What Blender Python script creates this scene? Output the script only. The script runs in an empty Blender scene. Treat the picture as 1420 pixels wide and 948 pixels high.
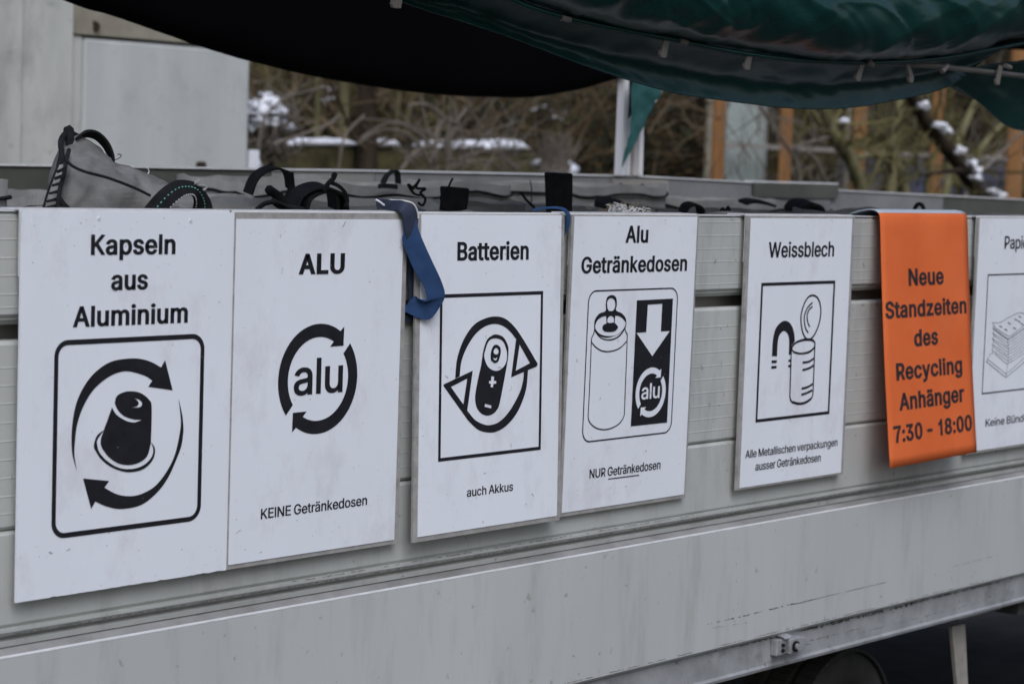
import bpy, bmesh, math, random
from mathutils import Vector, Matrix, noise
from mathutils.geometry import tessellate_polygon
R = math.radians
scene = bpy.context.scene
C = scene.collection

# ------------------------------------------------------------------ camera
cam_d = bpy.data.cameras.new('camera'); cam = bpy.data.objects.new('camera', cam_d); C.objects.link(cam)
scene.camera = cam
cam.matrix_world = Matrix(((0.649996, 0.038926, -0.758940, -2.08985), (-0.759205, 0.077114, -0.646267, -2.76279), (0.033368, 0.996262, 0.079677, 1.69687), (0, 0, 0, 1)))
cam_d.sensor_width = 36; cam_d.lens = 78.6
cam_d.clip_start = .05; cam_d.clip_end = 500
cam_d.dof.use_dof = True; cam_d.dof.focus_distance = 4.15; cam_d.dof.aperture_fstop = 6.3
# ------------------------------------------------------------------ light: overcast winter day
SUN_EL, SUN_AZ = R(48), R(215)         # azimuth measured clockwise from +Y
w = bpy.data.worlds.new('World'); scene.world = w; w.use_nodes = True
wn = w.node_tree.nodes; bg = wn['Background']; bg.inputs['Strength'].default_value = .10
sky = wn.new('ShaderNodeTexSky'); sky.sky_type = 'NISHITA'; sky.sun_disc = False
sky.sun_elevation = SUN_EL; sky.sun_rotation = SUN_AZ; sky.air_density = 1.0; sky.dust_density = 4.0; sky.ozone_density = 1.0
w.node_tree.links.new(sky.outputs[0], bg.inputs[0])
sd = bpy.data.lights.new('sun', 'SUN'); sun = bpy.data.objects.new('sun', sd); C.objects.link(sun)
sd.energy = 1.2; sd.angle = R(40); sd.color = (.86, .97, 1.20)
dv = Vector((math.sin(SUN_AZ)*math.cos(SUN_EL), math.cos(SUN_AZ)*math.cos(SUN_EL), math.sin(SUN_EL)))
sun.rotation_euler = dv.to_track_quat('Z', 'Y').to_euler()
sun.location = (0, -6, 8)
scene.view_settings.view_transform = 'Standard'; scene.view_settings.look = 'None'
scene.view_settings.gamma = 1; scene.view_settings.exposure = .2

SIGHT = Matrix(((0.649996, -0.038926, 0.758940), (-0.759205, -0.077114, 0.646267), (0.033368, -0.996262, -0.079677)))
EYE = Vector((-2.08985, -2.76279, 1.69687))
def at_px(px_, py_, y):          # world point of depth y that a spot of the photograph shows
    r = SIGHT @ Vector((px_-710, py_-474, 3100)); return EYE+r*((y-EYE.y)/r.y)
# ------------------------------------------------------------------ materials
def mat(name, base, rough=.6, metal=0., spec=.5, var=None, vscale=3., vdet=6., bump=0., bscale=60., stretch=(1, 1, 1),
        dirt=None, dscale=8., damt=.5, dstretch=(1, 1, 1), weave=0., dots=None):
    m = bpy.data.materials.new(name); m.use_nodes = True
    nt = m.node_tree; N = nt.nodes; L = nt.links; b = N['Principled BSDF']
    b.inputs['Roughness'].default_value = rough; b.inputs['Metallic'].default_value = metal
    b.inputs['Specular IOR Level'].default_value = spec
    tc = N.new('ShaderNodeTexCoord'); geo = N.new('ShaderNodeNewGeometry')
    def mp(s, loc=(0, 0, 0)):
        q = N.new('ShaderNodeMapping'); q.inputs['Scale'].default_value = s; q.inputs['Location'].default_value = loc
        L.new(geo.outputs['Position'], q.inputs[0]); return q.outputs[0]
    def nz(s, sc, det=6., rgh=.6, loc=(0, 0, 0)):
        n = N.new('ShaderNodeTexNoise'); n.inputs['Scale'].default_value = sc; n.inputs['Detail'].default_value = det
        n.inputs['Roughness'].default_value = rgh; L.new(mp(s, loc), n.inputs['Vector']); return n.outputs['Fac']
    def ramp(fac, a, c, ca, cb):
        r = N.new('ShaderNodeValToRGB'); r.color_ramp.elements[0].position = a; r.color_ramp.elements[1].position = c
        r.color_ramp.elements[0].color = (*ca, 1); r.color_ramp.elements[1].color = (*cb, 1); L.new(fac, r.inputs[0]); return r.outputs[0]
    col = None
    if var: col = ramp(nz(stretch, vscale, vdet), .35, .68, base, var)
    else:
        rg = N.new('ShaderNodeRGB'); rg.outputs[0].default_value = (*base, 1); col = rg.outputs[0]
    def mixc(c, fac, tgt, mode='MIX'):
        mx = N.new('ShaderNodeMix'); mx.data_type = 'RGBA'; mx.blend_type = mode
        L.new(fac, mx.inputs[0]); L.new(c, mx.inputs[6]); mx.inputs[7].default_value = (*tgt, 1); return mx.outputs[2]
    if dirt:
        f = ramp(nz(dstretch, dscale, 9, .72, (3.1, 1.7, .4)), .52, .78, (0, 0, 0), (damt,)*3)
        col = mixc(col, f, dirt)
    if dots:       # small dark specks
        f = ramp(nz((1, 1, 1), dots[0], 4, .5, (9, 2, 5)), dots[1], dots[1]+.04, (0, 0, 0), (dots[2],)*3)
        col = mixc(col, f, dirt or (.05, .05, .05))
    L.new(col, b.inputs['Base Color'])
    if bump or weave:
        bp = N.new('ShaderNodeBump'); bp.inputs['Distance'].default_value = .002; bp.inputs['Strength'].default_value = bump or weave
        if weave:
            wv = N.new('ShaderNodeTexWave'); wv.inputs['Scale'].default_value = bscale; wv.inputs['Distortion'].default_value = .6
            wv.bands_direction = 'X'; L.new(mp((1, .6, .2)), wv.inputs['Vector'])
            w2 = N.new('ShaderNodeTexWave'); w2.inputs['Scale'].default_value = bscale; w2.bands_direction = 'Z'; L.new(mp((1, 1, 1)), w2.inputs['Vector'])
            ad = N.new('ShaderNodeMath'); ad.operation = 'ADD'; L.new(wv.outputs['Fac'], ad.inputs[0]); L.new(w2.outputs['Fac'], ad.inputs[1])
            L.new(ad.outputs[0], bp.inputs['Height'])
        else: L.new(nz(stretch, bscale, 5), bp.inputs['Height'])
        L.new(bp.outputs[0], b.inputs['Normal'])
    return m
M = {}
M['alu'] = mat('dusty_aluminium', (.435, .45, .43), .5, .15, .4, var=(.535, .555, .53), vscale=2.2, bump=.10, bscale=90, stretch=(1, 1, .35),
               dirt=(.16, .155, .14), dscale=9, damt=.5, dstretch=(1, 1, .3), dots=(55, .69, .6))
M['alu_low'] = mat('grey_painted_aluminium', (.465, .485, .475), .42, .1, .5, var=(.535, .555, .545), vscale=1.6, bump=.08, bscale=80, stretch=(1, 1, .25),
                   dirt=(.27, .26, .235), dscale=13, damt=.5, dstretch=(1, 1, .16), dots=(48, .69, .6))
M['alu_edge'] = mat('bright_aluminium', (.80, .81, .82), .35, .2, .5, var=(.66, .67, .68), vscale=20)
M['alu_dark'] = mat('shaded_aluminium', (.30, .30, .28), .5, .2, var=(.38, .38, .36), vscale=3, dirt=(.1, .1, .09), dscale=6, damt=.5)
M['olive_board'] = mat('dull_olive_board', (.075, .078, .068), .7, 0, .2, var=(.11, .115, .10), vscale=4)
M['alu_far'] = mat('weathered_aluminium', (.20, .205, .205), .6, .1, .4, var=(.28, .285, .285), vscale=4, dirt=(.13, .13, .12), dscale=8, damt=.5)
M['ledge'] = mat('overhang_shade_ledge', (.20, .20, .195), .7, 0, .2, var=(.30, .30, .295), vscale=9, dirt=(.12, .12, .11), dscale=12, damt=.7)  # overhang shade put into the darker base colour, dirt mottled over it
M['rail'] = mat('galvanised_rail', (.30, .31, .315), .55, .35, .4, var=(.42, .43, .44), vscale=14, vdet=9, bump=.3, bscale=60,
                dirt=(.10, .10, .095), dscale=9, damt=.95, dstretch=(1, 1, 1.2), dots=(45, .66, .8))
M['backing'] = mat('grey_backing_plate', (.30, .295, .28), .6, .2, .4, var=(.42, .41, .39), vscale=40, vdet=8, dirt=(.1, .1, .09), dscale=30, damt=.6)
M['sheet'] = mat('white_sign_sheet', (.735, .77, .82), .38, 0, .45, var=(.77, .805, .86), vscale=4, stretch=(1, 1, .5),
                 dirt=(.42, .40, .38), dscale=9, damt=.42, dstretch=(1, 1, .55), dots=(85, .70, .75))
M['print'] = mat('black_print', (.011, .011, .014), .55, 0, .22, var=(.018, .018, .022), vscale=30)
M['gprint'] = mat('grey_print', (.12, .125, .14), .5)
M['scuff'] = mat('grey_scuff', (.36, .36, .37), .7, var=(.22, .22, .22), vscale=30)
M['orange'] = mat('orange_sheet', (.62, .125, .032), .65, 0, .2, var=(.69, .15, .042), vscale=6, dirt=(.62, .16, .06), dscale=7, damt=.5)
M['oprint'] = mat('black_print_on_orange', (.035, .025, .028), .6, 0, .2)
M['webbing'] = mat('blue_webbing', (.035, .095, .25), .75, 0, .3, var=(.05, .13, .32), vscale=30, weave=.9, bscale=230)
M['navy'] = mat('navy_strap', (.018, .024, .045), .7, 0, .3, var=(.03, .04, .07), vscale=30)
M['black'] = mat('black_webbing', (.012, .012, .014), .8, 0, .25, var=(.025, .025, .028), vscale=40, weave=.8, bscale=200)
M['thread'] = mat('white_thread', (.6, .6, .6), .8)
M['gthread'] = mat('green_thread', (.15, .5, .45), .8)
M['sack'] = mat('woven_sack_fabric', (.26, .262, .25), .8, 0, .3, var=(.42, .422, .41), vscale=5, weave=.7, bscale=160, dirt=(.13, .12, .10), dscale=7, damt=.6)
M['sack_near'] = mat('worn_sack_fabric', (.16, .16, .155), .85, 0, .25, var=(.40, .40, .39), vscale=9, vdet=10, weave=.9, bscale=150, dirt=(.10, .095, .08), dscale=9, damt=.75)
M['tarp'] = mat('green_tarpaulin', (.0035, .028, .025), .27, 0, .40, var=(.005, .038, .034), vscale=3, bump=.5, bscale=14, stretch=(1, 1, 2.))
M['tarp_in'] = mat('shade_black_tarp', (.0022, .0022, .003), .8, 0, .03, var=(.0034, .0034, .0045), vscale=2)  # deep shade inside the tarp put into the colour as near-black
M['tarp_pale'] = mat('pale_green_tarp', (.02, .085, .08), .5, 0, .4, var=(.04, .14, .135), vscale=12)
M['hook'] = mat('grey_plastic', (.12, .11, .10), .5, var=(.16, .145, .13), vscale=20)
M['rubber'] = mat('tyre_rubber', (.035, .035, .035), .8, 0, .3, var=(.055, .054, .052), vscale=12, bump=.5, bscale=60)
M['concrete'] = mat('pale_concrete', (.36, .37, .34), .9, 0, .2, var=(.54, .55, .51), vscale=2.6, vdet=10, stretch=(1, 1, .3), bump=.3, bscale=30,
                    dirt=(.22, .22, .19), dscale=4, damt=.75, dstretch=(1, 1, .5), dots=(9, .66, .4))
M['panel'] = mat('pale_panel', (.43, .455, .44), .8, 0, .2, var=(.53, .555, .54), vscale=1.8, vdet=9, stretch=(2, 1, .25), dirt=(.3, .31, .29), dscale=6, damt=.5, dots=(14, .68, .35), bump=.3, bscale=30)
M['lintel'] = mat('weathered_lintel', (.23, .21, .165), .9, 0, .2, var=(.32, .30, .24), vscale=8)
M['wood'] = mat('orange_timber', (.22, .105, .038), .8, 0, .2, var=(.34, .175, .07), vscale=4, stretch=(4, 4, .5))
M['bark'] = mat('dark_bark', (.02, .015, .010), .95, 0, .2, var=(.05, .038, .025), vscale=9, stretch=(1, 1, .3), bump=.8, bscale=30)
M['moss_bark'] = mat('mossy_bark', (.10, .095, .045), .95, 0, .2, var=(.24, .22, .12), vscale=9, stretch=(1, 1, .3), bump=.6, bscale=30)
M['twig'] = mat('bare_twig', (.065, .048, .028), .9, 0, .2, var=(.20, .15, .09), vscale=1.5)
M['twig_olive'] = mat('olive_twig', (.06, .053, .022), .9, 0, .2, var=(.17, .15, .065), vscale=1.2)
M['twig_grey'] = mat('grey_branch', (.10, .085, .07), .9, 0, .2, var=(.20, .175, .145), vscale=3)
M['snow'] = mat('snow', (.82, .84, .88), .75, 0, .3, var=(.72, .74, .79), vscale=8, bump=.5, bscale=20)
M['litter'] = mat('leaf_litter', (.014, .011, .006), 1, 0, .1, var=(.075, .058, .03), vscale=3.2, vdet=10, bump=1, bscale=20, dirt=(.05, .052, .014), dscale=2.2, damt=.7)
M['ground'] = mat('wet_asphalt', (.02, .02, .021), .9, 0, .1, var=(.035, .035, .037), vscale=6, vdet=9, bump=.5, bscale=60)
M['wallmoss'] = mat('mossy_stone', (.035, .032, .015), .95, 0, .2, var=(.10, .088, .04), vscale=5, vdet=9, bump=.8, bscale=18)
M['red'] = mat('dull_red_plastic', (.035, .012, .012), .7)
M['steel'] = mat('grey_steel', (.33, .31, .28), .6, .3, var=(.42, .39, .35), vscale=15, dirt=(.12, .1, .08), dscale=20, damt=.6)
M['post'] = mat('pale_post_profile', (.78, .78, .80), .45, .0, .5, var=(.84, .84, .86), vscale=9)
M['leaf_brown'] = mat('dead_leaf', (.02, .015, .008), .95, 0, .1, var=(.075, .052, .024), vscale=2.5)
M['glass'] = mat('pale_cladding', (.30, .35, .33), .6, 0, .4, var=(.38, .43, .41), vscale=2, stretch=(3, 3, .3))
M['dark_leaf'] = mat('evergreen_leaf', (.008, .011, .005), .8, 0, .3, var=(.03, .036, .014), vscale=3)
M['navy_board'] = mat('slate_blue_board', (.09, .10, .16), .8, var=(.14, .15, .22), vscale=1)

# ------------------------------------------------------------------ helpers
def tag(o, label=None, cat=None, group=None, kind=None):
    for k, v in (('label', label), ('category', cat), ('group', group), ('kind', kind)):
        if v: o[k] = v
    return o
def empty(name, loc, label=None, cat=None, group=None):
    o = bpy.data.objects.new(name, None); C.objects.link(o); o.location = loc; o.empty_display_size = .05
    return tag(o, label, cat, group)
class MB:
    """collects vertices and faces in world coordinates, links one mesh object"""
    def __init__(s): s.v = []; s.f = []
    def add(s, vs, fs):
        n = len(s.v); s.v += [tuple(q) for q in vs]; s.f += [tuple(i+n for i in q) for q in fs]; return s
    def box(s, x0, x1, y0, y1, z0, z1):
        vs = [(x, y, z) for z in (z0, z1) for y in (y0, y1) for x in (x0, x1)]
        return s.add(vs, [(0, 2, 3, 1), (4, 5, 7, 6), (0, 1, 5, 4), (2, 6, 7, 3), (0, 4, 6, 2), (1, 3, 7, 5)])
    def extrude_x(s, prof, x0, x1, nx=1):        # closed (y,z) profile swept along x
        n = len(prof); vs = []; fs = []
        for k in range(nx+1):
            x = x0+(x1-x0)*k/nx; vs += [(x, y, z) for y, z in prof]
        for k in range(nx):
            for i in range(n):
                j = (i+1) % n; fs.append((k*n+i, k*n+j, (k+1)*n+j, (k+1)*n+i))
        fs.append(tuple(range(n-1, -1, -1))); fs.append(tuple(nx*n+i for i in range(n)))
        return s.add(vs, fs)
    def tube(s, pts, rad, seg=8, cap=True):
        pts = [Vector(p) for p in pts]; n = len(pts)
        rs = rad if isinstance(rad, (list, tuple)) else [rad]*n
        up = None; vs = []; fs = []
        for i, p in enumerate(pts):
            t = (pts[min(i+1, n-1)]-pts[max(i-1, 0)])
            t = t.normalized() if t.length > 1e-9 else Vector((0, 0, 1))
            if up is None: up = t.orthogonal().normalized()
            up = (up-t*up.dot(t)); up = up.normalized() if up.length > 1e-6 else t.orthogonal().normalized()
            b = t.cross(up)
            for k in range(seg):
                a = 2*math.pi*k/seg; vs.append(p+(up*math.cos(a)+b*math.sin(a))*rs[i])
        for i in range(n-1):
            for k in range(seg):
                j = (k+1) % seg; fs.append((i*seg+k, i*seg+j, (i+1)*seg+j, (i+1)*seg+k))
        if cap: fs.append(tuple(range(seg-1, -1, -1))); fs.append(tuple((n-1)*seg+k for k in range(seg)))
        return s.add(vs, fs)
    def pairs(s, prs, th):                       # a strap: list of (left, right) edge points, given thickness
        A = [Vector(a) for a, b in prs]; B = [Vector(b) for a, b in prs]; n = len(A); vs = []; fs = []
        for i in range(n):
            t = ((A[min(i+1, n-1)]+B[min(i+1, n-1)])-(A[max(i-1, 0)]+B[max(i-1, 0)]))
            w_ = B[i]-A[i]; nn = t.cross(w_); nn = nn.normalized()*th/2 if nn.length > 1e-9 else Vector((0, th/2, 0))
            vs += [A[i]+nn, B[i]+nn, B[i]-nn, A[i]-nn]
        for i in range(n-1):
            for k in range(4):
                j = (k+1) % 4; fs.append((i*4+k, i*4+j, (i+1)*4+j, (i+1)*4+k))
        fs += [(3, 2, 1, 0), tuple((n-1)*4+k for k in range(4))]
        return s.add(vs, fs)
    def ellipsoid(s, c, r, seg=10, jit=0., seed=0):
        rn = random.Random(seed); vs = []; fs = []; m = seg//2
        for i in range(m+1):
            th = math.pi*i/m
            for k in range(seg):
                a = 2*math.pi*k/seg; q = 1+jit*2.6*noise.noise(Vector((math.cos(a)*math.sin(th)*1.7+seed*3.1, math.sin(a)*math.sin(th)*1.7, math.cos(th)*1.7+seed)))
                vs.append((c[0]+r[0]*math.sin(th)*math.cos(a)*q, c[1]+r[1]*math.sin(th)*math.sin(a)*q, c[2]+r[2]*math.cos(th)*q))
        for i in range(m):
            for k in range(seg):
                j = (k+1) % seg; fs.append((i*seg+k, (i+1)*seg+k, (i+1)*seg+j, i*seg+j))
        return s.add(vs, fs)
    def build(s, name, material, parent=None, smooth=False, origin=None, bevel=0., kind=None, label=None):
        me = bpy.data.meshes.new(name)
        par = parent.matrix_world.translation.copy() if False else None
        inv = PINV(parent)
        vs = [inv @ Vector(q) for q in s.v]
        off = Vector((0, 0, 0))
        if parent is None and origin is not None:
            off = Vector(origin); vs = [q-off for q in vs]
        me.from_pydata(vs, [], s.f); me.validate(); me.update()
        bm = bmesh.new(); bm.from_mesh(me); bmesh.ops.remove_doubles(bm, verts=bm.verts, dist=1e-6); bmesh.ops.recalc_face_normals(bm, faces=bm.faces)
        bm.to_mesh(me); bm.free()
        me.materials.append(material)
        if smooth:
            for p in me.polygons: p.use_smooth = True
            me.update()
        o = bpy.data.objects.new(name, me); C.objects.link(o); o.location = off
        if parent is not None: o.parent = parent
        if bevel:
            b = o.modifiers.new('bevel', 'BEVEL'); b.width = bevel; b.segments = 2; b.limit_method = 'ANGLE'
        if kind: o['kind'] = kind
        if label: o['label'] = label
        return o
def PINV(p):
    m = Matrix.Identity(4)
    while p is not None:
        m = Matrix.LocRotScale(p.location, p.rotation_euler, p.scale) @ m; p = p.parent
    return m.inverted()
def crom(P, n=6, closed=False):                 # Catmull-Rom through tuples
    P = [Vector(p) for p in P]; out = []; m = len(P)
    rng = range(m) if closed else range(m-1)
    for i in rng:
        p1, p2 = P[i], P[(i+1) % m]
        p0 = P[i-1] if (closed or i > 0) else p1; p3 = P[(i+2) % m] if (closed or i+2 < m) else p2
        for k in range(n):
            t = k/n; out.append(.5*((2*p1)+(p2-p0)*t+(2*p0-5*p1+4*p2-p3)*t*t+(3*p1-p0-3*p2+p3)*t**3))
    if not closed: out.append(P[-1])
    return out
def cpairs(prs, n=6):
    a = crom([p for p, q in prs], n); b = crom([q for p, q in prs], n); return list(zip(a, b))
def grid_patch(rows, nu, nv, wob=None, closed=False):   # rows of control points -> smooth grid; returns verts, faces
    R_ = [crom(r, nu) for r in rows]; cols = list(zip(*R_))
    cs = [crom(c, nv) for c in cols]; n = len(cs); m = len(cs[0])
    vs = [cs[i][j] for i in range(n) for j in range(m)]
    if wob:
        vs = [wob(v, i//m/(n-1), (i % m)/(m-1)) for i, v in enumerate(vs)]
    fs = [(i*m+j, (i+1)*m+j, (i+1)*m+j+1, i*m+j+1) for i in range(n-1) for j in range(m-1)]
    return vs, fs
def solid(o, th, off=0.):
    s = o.modifiers.new('thickness', 'SOLIDIFY'); s.thickness = th; s.offset = off; return o

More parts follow.
